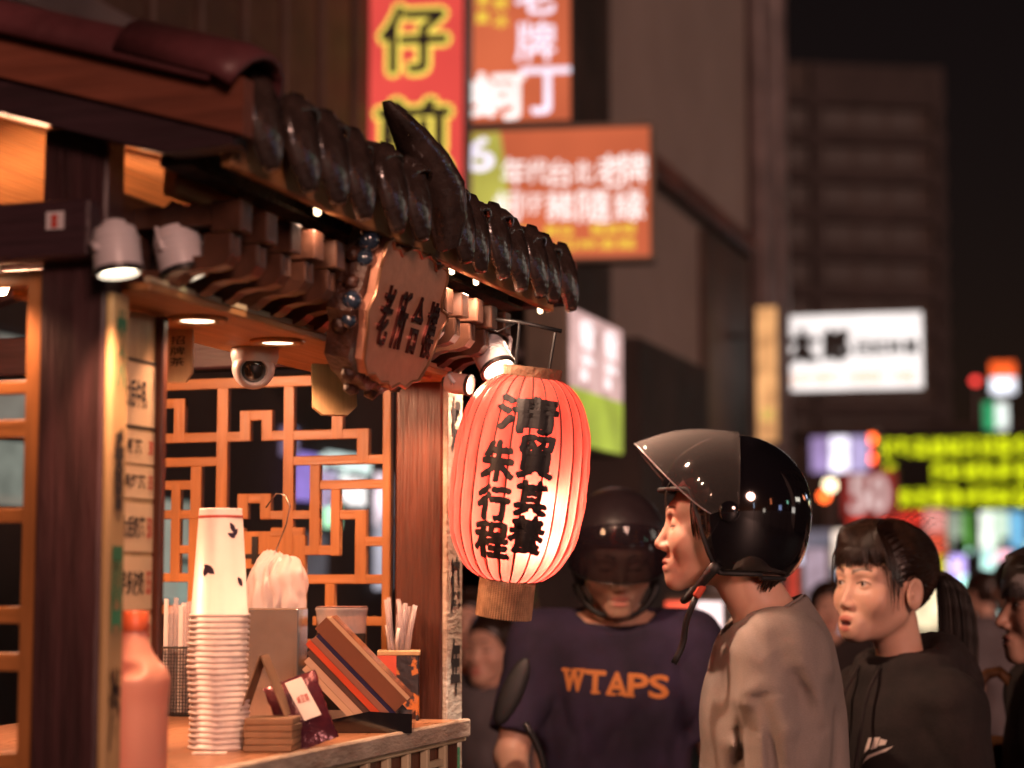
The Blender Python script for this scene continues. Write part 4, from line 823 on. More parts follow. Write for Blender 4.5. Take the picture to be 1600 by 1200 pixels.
# white carrier bags on a wire hook
e = empty('carrier_bags', (-1.47, 3.2, CZ)); tag(e, 'bunch of white plastic carrier bags hanging from a wire hook', 'bags')
def bagf(P):
    d = ell(P, (0, 0, .14), (.055, .032, .15)); d = smin(d, ell(P, (.022, -.012, .235), (.038, .026, .05)), .03); d = smin(d, ell(P, (-.03, -.005, .2), (.03, .026, .06)), .02)
    d = smax(d, -P[..., 2], .01); return d + .009 * wob(P, 30, 3) - .006 * np.abs(np.sin(np.arctan2(P[..., 0], P[..., 1]) * 7 + 20 * P[..., 2] + 2 * wob(P, 20, 5))) + .004
v, f = iso(bagf, axis(-.075, .075, .003), axis(-.05, .045, .003), axis(-.01, .31, .003)); ob('film', np_mesh('bags', v, f), M['bag'], e)
MB().tube([(-.008, 0, .28), (.018, -.002, .34), (.026, -.004, .372), (.018, -.006, .392), (.0, -.006, .395), (-.02, -.006, .37)], .0014, 6).build('wire_hook', M['chrome'], e, True)
# steel box
e = tag(MB().span((-.052, -.04, 0), (.052, .04, .194), .002).build('steel_box', M['steel'], None, loc=(-1.452, 3.15, CZ), rot=(0, 0, R(12))), 'polished steel box holding napkins behind the leaning booklets', 'box')
MB().span((-.045, -.041, .05), (.045, -.0402, .18)).build('front_plate', M['steel'], e)
# drink cup with label sleeve
e = empty('drink_cup', (-1.354, 3.22, CZ)); tag(e, 'clear drink cup with dark printed sleeve and white lid', 'cup')
MB().lathe([(.033, 0), (.0335, .002), (.045, .188), (.0465, .19), (.0465, .194), (.044, .195)], 32).build('cup_wall', M['plastic_cup'], e, True, sharp=40)
MB().lathe([(.0372, .055), (.0432, .15)], 32, cap=False).build('sleeve', M['black'], e, True)
MB().lathe([(.001, .196), (.043, .196), (.0465, .1965)], 32, cap=False).build('lid', mat('seal_film', (.7, .35, .28), .35, bump=0), e, True)
fc = math.atan2(-3.22, 1.354)
for k, ch in enumerate('茶道'):
    me = fit(text_mesh(ch, .1, .003), .018, .022); 
    for q in me.vertices: a = fc + .5 + q.co.x / .042; zz = .125 - .03 * k + q.co.y; rr = .0372 + (.0432 - .0372) * (zz - .055) / .095 + .0012; q.co = (math.cos(a) * rr, math.sin(a) * rr, zz)
    ob('lettering', me, M['plank_z'], e)
# booklets leaning in a black stand
bk = Vector((-1.225, 2.99, CZ))
e = empty('display_stand', bk); tag(e, 'black stand carrying the leaning booklets on the counter edge', 'stand')
MB().prism([(-.085, 0), (.088, 0), (.088, .03), (.02, .034), (-.085, .012)], -.05, .055, lambda u, v, d: Vector((RT.x * u - .3 * d, RT.y * u + .95 * d, v))).build('base', M['gloss'], e)
MB().prism([(-.1, .03), (.075, .03), (-.05, .165), (-.06, .165)], .05, .056, lambda u, v, d: Vector((RT.x * u - .3 * d, RT.y * u + .95 * d, v))).build('back', M['black'], e)
Ld = Vector((.70, -.71)); Nd = Vector((.71, .70))
off = -.058
bks = [('pale cream booklet leaning at the back of the display stand', (.6, .42, .28), .010, .12), ('second cream booklet leaning in the display stand', (.55, .38, .27), .011, .14), ('grey booklet leaning in the display stand', (.1, .06, .05), .009, .16), ('thin red booklet leaning in the display stand', (.6, .09, .04), .010, .17), ('salmon brown booklet leaning in the display stand', (.3, .13, .09), .009, .172), ('thin navy booklet leaning in the display stand', (.03, .025, .07), .007, .176), ('thick brown covered booklet lying on top in the display stand', (.2, .085, .05), .026, .185), ('cream leaf lying over the brown booklet in the display stand', (.62, .42, .26), .006, .18)]
for i, (lb, c, th, ln) in enumerate(bks):
    cen = Vector((-.012, .105)) + Nd * (off + th / 2) + Ld * (.01 + .003 * (i % 3)); off += th + .0006
    def fn(u, v, d): q = cen + Ld * u + Nd * v; return Vector((RT.x * q.x - .3 * d, RT.y * q.x + .95 * d, q.y))
    o = empty('booklet', bk); tag(o, lb, 'booklet', 'booklets in the display stand')
    dd_ = .0015 * (i % 3)
    MB().prism([(-ln / 2, -th / 2), (ln / 2, -th / 2), (ln / 2, th / 2), (-ln / 2, th / 2)], -.045 + dd_, .045 + dd_, fn).build('pages', mat('booklet_%d' % i, c, .16, var=.1, scale=8, bump=0), o)
    MB().prism([(-ln / 2 - .001, th / 2 + .0001), (ln / 2 + .001, th / 2 + .0001), (ln / 2 + .001, th / 2 + .0005), (-ln / 2 - .001, th / 2 + .0005)], -.0455 + dd_, .0455 + dd_, fn).build('cover', mat('booklet_cover', (.3, .12, .07) if i % 2 else (.5, .33, .2), .15, var=.1, bump=0), o)
# wooden coasters with a folded card, and a glossy snack packet
for i in range(5):
    o = MB().box((0, 0, 0), (.07, .07, .0088), None, .0012).build('coaster', M['kraft'], None, loc=(-1.205 + .001 * (i % 2), 2.615, CZ + .0046 + .0094 * i), rot=(0, 0, R(14 + random.uniform(-2, 2)))); tag(o, ['lowest', 'second', 'middle', 'fourth', 'topmost'][i] + ' brown wooden coaster of the small pile at the counter edge', 'coaster', 'pile of coasters')
e = empty('folded_card', (-1.225, 2.64, CZ + .048), R(14)); tag(e, 'brown folded card standing on the coasters beside the cups', 'card')
MB().prism([(-.036, 0), (-.0345, 0), (-.006, .085), (-.0075, .086)], -.03, .03, lambda u, v, d: (u, d, v)).build('leaf', M['kraft'], e); MB().prism([(.03, 0), (.0315, 0), (-.005, .086), (-.0065, .086)], -.03, .03, lambda u, v, d: (u, d, v)).build('leaf', M['kraft'], e)
e = empty('snack_packet', (-1.163, 2.66, CZ + .002), R(17), rot=(R(-32), R(-20), R(24))); tag(e, 'glossy purple snack packet with a white label leaning on the counter edge', 'packet')
rows = []
for i in range(15):
    v = i / 14; th = .014 * (math.sin(math.pi * v) ** .6); row = []
    for j in range(24):
        a = 2 * math.pi * j / 24; row.append((.041 * math.cos(a) * (1 - .05 * math.sin(math.pi * v)) + .0012 * math.sin(v * 30 + j), th * math.sin(a) * (1 - .3 * math.cos(a) ** 4) + .001 * math.sin(j * 3 + i), v * .118))
    rows.append(row)
MB().grid(rows, True).build('wrapper', mat('purple_foil', (.025, .012, .03), .2, .35, var=.5, scale=18, bump=.3, col2=(.2, .035, .05)), e, True)
MB().prism([(.002, .035), (.028, .035), (.018, .105), (-.008, .105)], -.0165, -.0158, lambda u, v, d: (u, d, v)).build('label', M['cup'], e)
letter(e, '綠豆糕', M['redink'], .01, .07, .018, .012, y=-.0172, bold=.02)
o = MB().span((-.024, -.012, 0), (.024, .012, .002), .0006).build('paper_slip', M['cup'], None, loc=(-1.262, 2.53, CZ), rot=(0, 0, R(20))); tag(o, 'small white slip lying before the cup stack', 'slip')

# ------------------------------------------------------------------ people
SKIN = np.array((.7, .41, .3), np.float32)
def head_sdf(q, o):
    """head in its own frame: x to the person's right, y out of the face, z up, origin between the eyes' level and the ears"""
    ax = np.abs(q[..., 0]); m = np.stack([ax, q[..., 1], q[..., 2]], -1)
    d = ell(m, (0, -.014, .03), (.0745, .094, .087))
    jw = o.get('jaw', 1.0); cz = o.get('chin', 0.0); ns = o.get('ns', 1.0)
    d = smin(d, ell(m, (0, .026, -.028), (.060 * (.5 + .5 * jw), .064, .080)), .035)
    d = smin(d, cone(m, (.047 * jw, .004, -.056), (.012, .069, -.099 + cz), .018, .016), .03)
    d = smin(d, ell(m, (0, .076, -.101 + cz), (.018, .014, .014)), .022)
    d = smin(d, ell(m, (.042, .057, -.032), (.024, .022, .024)), .03)
    d = smin(d, cone(m, (.010, .082, .021), (.044, .070, .022), .0085, .009), .025)
    d = smax(d, -ell(m, (.032, .101, .0), (.019, .020, .0125)), .014)
    d = smin(d, ell(m, (.031, .0715, -.001), (.0152, .0148, .0118)), .006)
    nl = o.get('nose', .004)
    d = smin(d, cone(m, (0, .082, .006), (0, .103 + nl, -.037), .0065 * ns, .0098 * ns), .013)
    d = smin(d, ell(m, (.0118 * ns, .095 + nl * .5, -.043), (.0078, .0085, .0068)), .009)
    d = smax(d, -ell(m, (.0065, .1005 + nl * .6, -.0515), (.0032, .004, .003)), .003)
    op = o.get('mouth', 0.0)
    d = smin(d, ell(m, (0, .082, -.074), (.026, .014, .018)), .016)
    lw = o.get('lipw', 1.0)
    d = smin(d, ell(m, (0, .0925, -.0675), (.020 * lw, .0062, .0048)), .007)
    d = smin(d, ell(m, (0, .0905, -.0795 - op), (.0175 * lw, .0065, .0058)), .007)
    d = smax(d, -ell(m, (0, .102, -.0735 - op * .55), (.021 - op * .5, .014, .0011 + op * .62)), .003)
    if o.get('eyes', 'open') == 'open': d = smax(d, -ell(m, (.031, .0885, -.0005), (.0135, .0085, .0039)), .002)
    else: d = smax(d, -ell(m, (.031, .0885, -.0058), (.0125, .006, .0009)), .002)
    e = ell(m, (.078, -.008, -.012), (.0085, .02, .033)); e = smax(e, -ell(m, (.087, -.003, -.010), (.008, .0125, .023)), .004); e = smin(e, ell(m, (.081, .001, -.014), (.004, .004, .007)), .004)
    return smin(d, e, .006)
def head_color(q, o):
    ax = np.abs(q[:, 0]); c = np.tile(SKIN * o.get('tone', 1), (len(q), 1)); op = o.get('mouth', 0)
    def mixc(w, col): 
        nonlocal c
        w = np.clip(w, 0, 1)[:, None] * np.ones((1, 1), np.float32); c = c * (1 - w) + np.array(col, np.float32) * w
    m = np.stack([ax, q[:, 1], q[:, 2]], -1); fr = q[:, 1] > .05
    mixc(np.exp(-(((ax - .045) / .022) ** 2 + ((q[:, 2] + .03) / .022) ** 2)) * .3 * fr, (.62, .25, .18))
    mixc(np.exp(-((ax / .014) ** 2 + ((q[:, 2] + .04) / .012) ** 2)) * .25 * fr, (.6, .24, .17))
    lw = o.get('lipw', 1.0); lip = np.minimum(ell(m, (0, .0935, -.0675), (.021 * lw, .009, .0058)), ell(m, (0, .0915, -.0795 - op), (.0185 * lw, .009, .0068)))
    mixc(np.where(fr & (lip < .0015), np.clip((.0015 - lip) / .002, 0, 1), 0) * .85, o.get('lip', (.5, .16, .13)))
    if op: mixc((ell(m, (0, .094, -.0735 - op * .55), (.016, .02, op * .5)) < 0) * (q[:, 1] < .094) * fr * 1., (.09, .015, .015))
    t = np.clip((ax - .012) / .036, 0, 1); bz = .0225 + .006 * np.sin(t * 2.4) + o.get('brow', 0)
    mixc((np.abs(q[:, 2] - bz) < .0042 * (1 - .6 * t)) * (ax > .011) * (ax < .05) * (q[:, 1] > .06) * .8, (.035, .02, .015))
    lz_ = .0046 - 20 * (ax - .031) ** 2 if o.get('eyes', 'open') == 'open' else -.0062 + 3.0 * (ax - .031) ** 2
    mixc((np.abs(q[:, 2] - lz_) < .0016) * (np.abs(ax - .031) < .0155) * (q[:, 1] > .06) * .9, (.02, .01, .008))
    return c
def rot_head(yaw, pitch, roll): return Matrix.Rotation(yaw, 3, 'Z') @ Matrix.Rotation(pitch, 3, 'X') @ Matrix.Rotation(roll, 3, 'Y')

def hand_mesh(wrist, direction, palm_n, curl, side, s=1.0):
    """five unequal fingers; local x across the palm, y along the hand, z out of the back of the hand"""
    Y = Vector(direction).normalized(); Z = Vector(palm_n); Z = (Z - Y * Z.dot(Y)).normalized(); X = Y.cross(Z) * side
    def f(P):
        d = ell(P, (0, .045, 0), (.038, .048, .014)); d = smin(d, cone(P, (0, -.02, 0), (0, .02, 0), .024, .026), .02)
        for k, (x, ln) in enumerate(((-.029, .062), (-.0095, .072), (.0105, .068), (.029, .052))):
            a = np.array((x, .083 - abs(x) * .25, 0)); ang = 0.0; r = .0088 - .0006 * k
            for j, fr_ in enumerate((.45, .32, .23)):
                ang += curl * (.8 if j == 0 else 1.05); b = a + np.array((x * .06, math.cos(ang) * ln * fr_, -math.sin(ang) * ln * fr_)); d = smin(d, cone(P, a, b, r, r * .92), .004); a = b; r *= .93
        t0 = np.array((-.03, .02, -.004)); t1 = t0 + np.array((-.022, .028, -.012 - .012 * curl)); t2 = t1 + np.array((-.006 + .014 * curl, .03, -.008 - .014 * curl))
        d = smin(d, cone(P, t0, t1, .0125, .0105), .012); return smin(d, cone(P, t1, t2, .0105, .0085), .004)
    v, fc = iso(f, axis(-.075, .055, .0035), axis(-.05, .175, .0035), axis(-.1, .03, .0035))
    B = np.array([list(X), list(Y), list(Z)], np.float32); return (v * s) @ B + np.array(wrist, np.float32), (fc[:, ::-1] if side < 0 else fc)

def person(name, label, loc, rz, H, head, J=None, hres=.0026, bres=.011, tone=1.0, slim=1.0, hands=True, shoes=True):
    s = H / 1.72; e = empty(name, loc, rz); tag(e, label, 'person')
    j = dict(neck=(0, -.01, 1.41), chest=(0, .0, 1.24), pelvis=(0, -.01, .96), shR=(.178, -.005, 1.385), elR=(.21, -.04, 1.10), wrR=(.2, .05, .86), shL=(-.178, -.005, 1.385), elL=(-.21, -.04, 1.10), wrL=(-.2, .05, .86))
    j.update(J or {}); j = {k: np.array(v, np.float32) * s for k, v in j.items()}
    hc = np.array(head['at'], np.float32); Hm = rot_head(head.get('yaw', 0), head.get('pitch', 0), head.get('roll', 0)); Hn = np.array(Hm, np.float32)
    lo = np.array([-.32, -.22, 0.]) * s; hi = np.array([.32, .3, 1.5]) * s
    pts = np.stack(list(j.values()) + [hc]); lo = np.minimum(lo, pts.min(0) - .1); hi = np.maximum(hi, pts.max(0) + .16); lo[2] = -.01
    X = axis(lo[0], hi[0], bres, (hc[0] - .105, hc[0] + .105, hres)); Y = axis(lo[1], hi[1], bres, (hc[1] - .125, hc[1] + .14, hres)); Z = axis(lo[2], hc[2] + .14, bres, (hc[2] - .14, hc[2] + .14, hres))
    P = np.stack(np.meshgrid(X, Y, Z, indexing='ij'), -1)
    zc = np.searchsorted(Z, hc[2] - .19); D = np.full(P.shape[:3], 9., np.float32)
    def body(P, legs=True):
        k = slim
        d = ell(P, j['pelvis'], np.array((.16 * k, .108 * k, .14)) * s); d = smin(d, ell(P, j['chest'], np.array((.155 * k, .105 * k, .21)) * s), .08)
        d = smin(d, cone(P, j['shR'] * .8 + j['shL'] * .2, j['shR'] * .2 + j['shL'] * .8, .06 * s * k, .06 * s * k), .06)
        nb = hc + Hn @ np.array((0, -.03, -.07), np.float32)
        d = smin(d, cone(P, j['neck'], nb, .058 * s * k, .05 * s), .03)
        for sd in ('R', 'L'):
            d = smin(d, cone(P, j['sh' + sd], j['el' + sd], .05 * s * k, .038 * s * k), .03); d = smin(d, cone(P, j['el' + sd], j['wr' + sd], .04 * s * k, .025 * s * k), .012)
            if not legs: continue
            q = 1 if sd == 'R' else -1; hp = np.array((.09 * q, -.01, .9)) * s; kn = np.array((.1 * q, .02, .49)) * s; an = np.array((.105 * q, -.02, .09)) * s
            d = smin(d, cone(P, hp, kn, .083 * s * k, .055 * s * k), .04); d = smin(d, cone(P, kn, an, .056 * s * k, .036 * s), .02); d = smin(d, cone(P, an - (0, .03, .045), an + np.array((.012 * q, .15, -.055)), .034 * s, .028 * s), .03)
        return d
    zs = int(np.searchsorted(Z, 1.02 * s)); D[:, :, :zs] = body(P[:, :, :zs]); D[:, :, zs:] = body(P[:, :, zs:], False)
    i0, i1 = np.searchsorted(X, hc[0] - .104), np.searchsorted(X, hc[0] + .104); k0, k1 = np.searchsorted(Y, hc[1] - .124), np.searchsorted(Y, hc[1] + .138)
    sub = P[i0:i1, k0:k1, zc:]; hd = head_sdf((sub - hc) @ Hn, head); D[i0:i1, k0:k1, zc:] = smin(D[i0:i1, k0:k1, zc:], hd, .012)
    v, f = nets(D, X, Y, Z); q = (v - hc) @ Hn
    col = np.tile(SKIN * tone, (len(v), 1)).astype(np.float32); near = (np.abs(q) < .13).all(1) & (q[:, 2] > -.125); head['tone'] = tone
    if near.any(): col[near] = head_color(q[near], head)
    if hands:
        for sd, q_ in (('R', 1), ('L', -1)):
            dr = j['wr' + sd] - j['el' + sd]; hv, hf = hand_mesh(j['wr' + sd], head.get('hd' + sd, dr), head.get('hn' + sd, (q_ * 1.0, -.2, .1)), head.get('curl', .45), -q_, s); f = np.concatenate([f, hf + len(v)]); v = np.concatenate([v, hv]); col = np.concatenate([col, np.tile(SKIN * tone, (len(hv), 1)).astype(np.float32)])
    me = np_mesh(name + '_body', v, f); color_attr(me, col[:len(me.vertices)]); ob('body', me, M['skin'], e)
    if head.get('eyes', 'open') == 'open':
        for q_ in (-1, 1):
            ctr = Vector(hc) + Hm @ Vector((q_ * .031, .0735, -.0005)); gz = Hm @ Vector(head.get('gaze', (0, 1, 0))).normalized(); Q = gz.to_track_quat('Z', 'Y').to_matrix(); r = .0117
            ey = MB()
            for mi, (a0, a1) in enumerate(((-1.57, .98), (.98, 1.36), (1.36, 1.57))):
                ey.m = mi; ey.lathe([(max(.0004, r * math.cos(a)), r * math.sin(a)) for a in np.linspace(a0, a1, 7)], 18, ctr, Q, cap=False)
            ey.build('eye', [mat('eye_white', (.5, .42, .4), .15, bump=0), mat('iris', (.03, .015, .01), .12, bump=0), mat('pupil', (.004, .004, .004), .06, bump=0)], e, True)
    if shoes:
        for q_ in (-1, 1):
            v, f = iso(lambda P: smax(smin(cone(P, (.11 * q_ * s, -.055, .05), (.125 * q_ * s, .14, .04), .047, .042), cone(P, (.107 * q_ * s, -.03, .05), (.107 * q_ * s, -.03, .1), .046, .046), .02), .004 - P[..., 2], .004), axis(.11 * q_ * s - .08, .12 * q_ * s + .08, .007), axis(-.13, .2, .007), axis(-.01, .16, .007)); ob('shoe', np_mesh('shoe', v, f), M['shoe'], e)
    return e, j, Vector(hc), Hm, s
def garment(e, name, fn, lo, hi, res, m):
    v, f = iso(fn, axis(lo[0], hi[0], res), axis(lo[1], hi[1], res), axis(lo[2], hi[2], res)); return ob(name, np_mesh(name, v, f), m, e)
def top(e, j, s, m, hem=.84, sleeve='long', neck_r=.062, neck_z=1.418, loose=.022, fold=.004, seed=1, slim=1.0, res=.0068, name='shirt', neck_tilt=.35, extra=None, body_y=0.0, creases=()):
    L_ = loose
    def fn(P):
        d = ell(P, j['pelvis'] + np.array((0, body_y, -.03)) * s, np.array((.165 * slim + L_, .115 * slim + L_, .24)) * s); d = smin(d, ell(P, j['chest'], np.array((.16 * slim + L_, .108 * slim + L_, .225)) * s), .1)
        d = smin(d, cone(P, j['shR'] * .82 + j['shL'] * .18, j['shR'] * .18 + j['shL'] * .82, (.062 * slim + L_ * .5) * s, (.062 * slim + L_ * .5) * s), .07)
        d = smin(d, cone(P, (j['shR'] + j['shL']) / 2 + np.array((0, -.012, .02)) * s, j['neck'] + np.array((0, -.005, .03)) * s, .075 * s * slim, .056 * s * slim), .06)
        sl = None
        for sd in ('R', 'L'):
            q = cone(P, j['sh' + sd], j['el' + sd], (.056 * slim + L_) * s, (.046 * slim + L_) * s)
            if sleeve == 'long': q = smin(q, cone(P, j['el' + sd], j['wr' + sd], (.046 * slim + L_) * s, (.034 * slim + L_ * .5) * s), .03); q = smax(q, ((P - j['wr' + sd]) @ ((j['wr' + sd] - j['el' + sd]) / np.linalg.norm(j['wr' + sd] - j['el' + sd]))) + .01, .006)
            else:
                ax = (j['el' + sd] - j['sh' + sd]); ln = np.linalg.norm(ax); q = smax(q, ((P - j['sh' + sd]) @ (ax / ln)) - sleeve * s, .006)
            sl = q if sl is None else np.minimum(sl, q)
        d = smin(d, sl, .035)
        wa = wob(P * np.array((1, 1, .6), np.float32), 15, seed + 3)
        w = .4 * wob(P * np.array((1, 1, .5), np.float32), 24, seed) + 1.0 * (.6 - 1.4 * np.abs(np.sin(P[..., 2] * 11 + 21 * P[..., 1] + 9 * np.abs(P[..., 0]) + 1.7 * wa))) * np.clip(.5 + wob(P, 9, seed + 7), 0, 1)
        d = d + fold * w * np.clip(1.3 - np.abs(P[..., 2] / s - 1.44) * 0, 0, 1) * np.clip((1.44 - P[..., 2] / s) * 8, .15, 1)
        for (sgn, y0, z0, y1, z1, wd, dp) in creases:
            dy, dz = y1 - y0, z1 - z0; t = np.clip(((P[..., 1] - y0) * dy + (P[..., 2] - z0) * dz) / (dy * dy + dz * dz), 0, 1)
            ds = np.sqrt((P[..., 1] - y0 - t * dy) ** 2 + (P[..., 2] - z0 - t * dz) ** 2); d = d + np.where(P[..., 0] * sgn > 0, dp * np.exp(-(ds / wd) ** 2) * (.25 + .75 * np.sin(np.pi * np.clip(t, .04, .96)) ** .5) - dp * .35 * np.exp(-((ds - 1.9 * wd) / wd) ** 2), 0)
        d = smax(d, hem * s - P[..., 2], .01)
        nk = P[..., 2] - (neck_z * s - neck_tilt * (P[..., 1] - j['neck'][1])); hole = cone(P, j['neck'] - np.array((0, 0, .05)), j['neck'] + np.array((0, .03, .2)), neck_r * s, neck_r * 1.35 * s)
        out = cone(P, j['neck'] - np.array((0, 0, .1)), j['neck'] + np.array((0, .02, .3)), neck_r * 1.5 * s, neck_r * 1.7 * s)
        d = smax(d, -np.maximum(out, -nk), .006); d = smax(d, -np.maximum(hole, -(nk + .022)), .004)
        if extra is not None: d = extra(P, d)
        return d
    al = np.stack(list(j.values())); return garment(e, name, fn, al.min(0) - .12, np.array((*(al.max(0)[:2] + .12), 1.56 * s)), res, m)
def trousers(e, j, s, m, slim=1.0):
    def fn(P):
        d = ell(P, j['pelvis'] + np.array((0, 0, .0)), np.array((.168 * slim, .118 * slim, .13)) * s)
        for q in (1, -1):
            hp = np.array((.09 * q, -.01, .88)) * s; kn = np.array((.1 * q, .02, .49)) * s; an = np.array((.105 * q, -.02, .07)) * s
            d = smin(d, cone(P, hp, kn, .092 * s * slim, .07 * s), .03); d = smin(d, cone(P, kn, an, .07 * s, .056 * s), .02)
        return smax(d + .003 * wob(P, 35, 2), .05 - P[..., 2], .004)
    return garment(e, 'trousers', fn, (-.24, -.17, .02), (.24, .17, 1.1 * s), .011, m)
def strands(name, paths, e, m, n=3):
    b = MB()
    for pts, r in paths: b.tube(pts, r, n, False)
    o = b.build(name, m, e, True); return o
def smooth_path(c, k=9):                       # Catmull-Rom through control points
    c = [Vector(p) for p in c]; c = [c[0] * 2 - c[1]] + c + [c[-1] * 2 - c[-2]]; out = []
    n = len(c) - 3
    for i in range(k + 1):
        t = i / k * n; a = min(int(t), n - 1); u = t - a; p0, p1, p2, p3 = c[a:a + 4]
        out.append(.5 * ((2 * p1) + (p2 - p0) * u + (2 * p0 - 5 * p1 + 4 * p2 - p3) * u * u + (3 * p1 - p0 - 3 * p2 + p3) * u ** 3))
    return out
def local(Hm, hc):
    return lambda x, y, z: hc + Hm @ Vector((x, y, z))

def helmet(e, hc, Hm, m, visor, up, k=1.0):
    g_ = local(Hm, hc); g = lambda x, y, z: g_(x * k, (y + .02) * k - .02, (z - .03) * k + .03); rows = []; n = 96
    def zl(ph):
        a = abs(ph); t = max(0, min(1, (a - R(50)) / R(26))); t = t * t * (3 - 2 * t); return .058 + (-.086 - .058) * t + (.0 if a < R(120) else -.006)
    edge = []
    for i in range(26):
        row = []
        for jx in range(n):
            ph = -math.pi + 2 * math.pi * jx / n; E1 = math.asin(max(-.97, min(.97, (zl(ph) - .03) / .132))); E_ = math.pi / 2 + (E1 - math.pi / 2) * (i / 25); c = max(1e-4, math.cos(E_)); c = c if E_ > 0 else c ** .42
            row.append(g(.122 * c * math.sin(ph), -.026 + .137 * c * math.cos(ph), .03 + .132 * math.sin(E_)))
        rows.append(row); edge = row
    he = empty('helmet', tuple(e.location)); he.parent = None; he.rotation_euler = e.rotation_euler
    o = MB().grid(rows, True).build('shell', m, he, True); q = solidify(o, .012, -1)
    MB().tube(edge + [edge[0]], .0042, 8, False).build('edge_trim', M['rubber'], he, True)
    # padding inside
    MB().grid([[g(.1 * math.sin(ph) * cc, -.02 + .122 * math.cos(ph) * cc, zz) for ph in np.linspace(R(78), R(282), 40)] for cc, zz in ((.88, -.075), (.98, -.04), (1, .0), (1, .03))]).build('padding', M['rubber'], he, True)
    # visor
    V = []; K = 40
    for a in range(K + 1):
        ph = R(-88) + R(176) * a / K; c, s_ = math.cos(ph), math.sin(ph); row = []
        for b in range(15):
            t = b / 14
            if up: Lo = Vector((.124 * s_, .012 + .143 * max(0, c) ** .9, .012 + .128 * max(0, c) ** 1.15)); Up = Vector((.1255 * s_, -.03, .028 + .1375 * c)); bl_ = .016 * math.sin(math.pi * t) * c
            else: Lo = Vector((.127 * s_, -.005 + .15 * max(0, c) ** .8, -.03 + .02 * (1 - c))); Up = Vector((.127 * s_, -.015 + .13 * c, .03 + .085 * c)); bl_ = .012 * math.sin(math.pi * t) * c
            p = Lo.lerp(Up, t); nn = Vector((.5 * s_, .35 * c if up else .8 * c, .9 * c if up else .15)); row.append(g(*(p + nn * bl_)))
        V.append(row)
    vo = MB().grid(V).build('visor', visor, he, True); solidify(vo, .002, 0)
    MB().tube([r[0] for r in V], .0016, 5).build('visor_edge', M['silver'] if up else M['black'], he, True)
    for q_ in (-1, 1):
        MB().lathe([(.019, 0), (.018, .006), (.012, .009), (.001, .009)], 20, g(q_ * .121, -.012, .02), Hm @ Matrix.Rotation(R(90 * q_), 3, 'Y')).build('visor_hinge', M['gloss'], he, True, sharp=40)
        MB().tube(smooth_path([g(q_ * .1, .005, -.07), g(q_ * .085, .028, -.1), g(q_ * .055, .05, -.128), g(q_ * .02, .06, -.137)], 8), [.011, .011, .010, .009, .008, .007, .006, .006, .006], 6).build('chin_strap', M['rubber'], he, True)
    if up:
        MB().box(g(-.078, .034, -.118), (.02, .014, .026), Hm @ Matrix.Rotation(R(30), 3, 'X'), .003).build('buckle', M['buckle'], he)
        MB().tube(smooth_path([g(-.075, .04, -.13), g(-.07, .055, -.17), g(-.06, .06, -.21), g(-.062, .075, -.245)], 8), .0062, 6).build('strap_end', M['rubber'], he, True)
    return he

# --- man in profile, glossy helmet with the visor up, taupe sweatshirt
RZP = R(108)
def ground_at(px, d): p = at(px, 910, d); return (p.x, p.y, 0)
p1 = ground_at(1196, 3.5)
e1, j1, hc1, Hm1, sc1 = person('person', 'man in profile wearing a glossy black helmet with raised clear visor and taupe sweatshirt', p1, RZP, 1.72, dict(at=(0, .081, 1.602), pitch=R(2), yaw=R(-4), eyes='closed', nose=.0015), J=dict(neck=(0, -.012, 1.425), chest=(0, -.012, 1.23), shL=(-.165, -.01, 1.375), shR=(.165, -.01, 1.375), elL=(-.19, .0, 1.09), elR=(.19, .02, 1.09), wrL=(-.17, .12, .88), wrR=(.17, .14, .88)), hres=.0023, slim=.95)
top(e1, j1, sc1, M['taupe'], hem=.82, loose=.026, fold=.0085, neck_r=.058, neck_z=1.447, seed=4, slim=.95, name='sweatshirt', res=.0062, neck_tilt=.6,
    creases=[(-1, (1196 - a) / 880, 1.5 - (b - 910) / 880, (1196 - c_) / 880, 1.5 - (d_ - 910) / 880, w_ * 1.1, dp_ * .65) for a, b, c_, d_, w_, dp_ in (
        (1138, 1078, 1190, 1068, .004, .005), (1152, 1085, 1128, 1230, .011, .016), (1166, 1075, 1186, 1240, .011, .015), (1186, 1000, 1232, 1130, .02, .022), (1232, 1130, 1240, 1280, .014, .018), (1212, 1045, 1246, 1120, .01, .012), (1262, 1060, 1252, 1250, .012, .014), (1150, 965, 1162, 1010, .008, .007), (1118, 1030, 1128, 1130, .012, .012), (1140, 1100, 1150, 1230, .009, .01), (1205, 1140, 1212, 1260, .012, .012), (1282, 1110, 1278, 1250, .01, .01))])
ring = [Vector((.068 * math.cos(a), .006 + .07 * math.sin(a), 1.434 - .52 * (.07 * math.sin(a)))) for a in np.linspace(0, 2 * math.pi, 40)]
for k in range(4): MB().tube([q + Vector((q.x * .06 * (3 - k), q.y * .06 * (3 - k), -.007 + .0046 * k)) for q in ring], .003, 6, False).build('collar_rib', M['taupe'] if k % 2 else M['grey_shirt'], e1, True)
trousers(e1, j1, sc1, M['denim'])
h1 = helmet(e1, hc1, Hm1, M['gloss'], M['visor'], True); tag(h1, 'glossy black open face helmet with clear visor flipped up', 'helmet')
g = local(Hm1, hc1); rr = random.Random(11); ps = []
for k in range(150):
    x = rr.uniform(-.055, .055); ps.append((smooth_path([g(x, .075, .082), g(x * 1.05, .093, .066), g(x * 1.1 + rr.uniform(-.01, .006), .096 + rr.uniform(-.002, .002), rr.uniform(.026, .048))], 5), [.0011] * 5 + [.0003]))
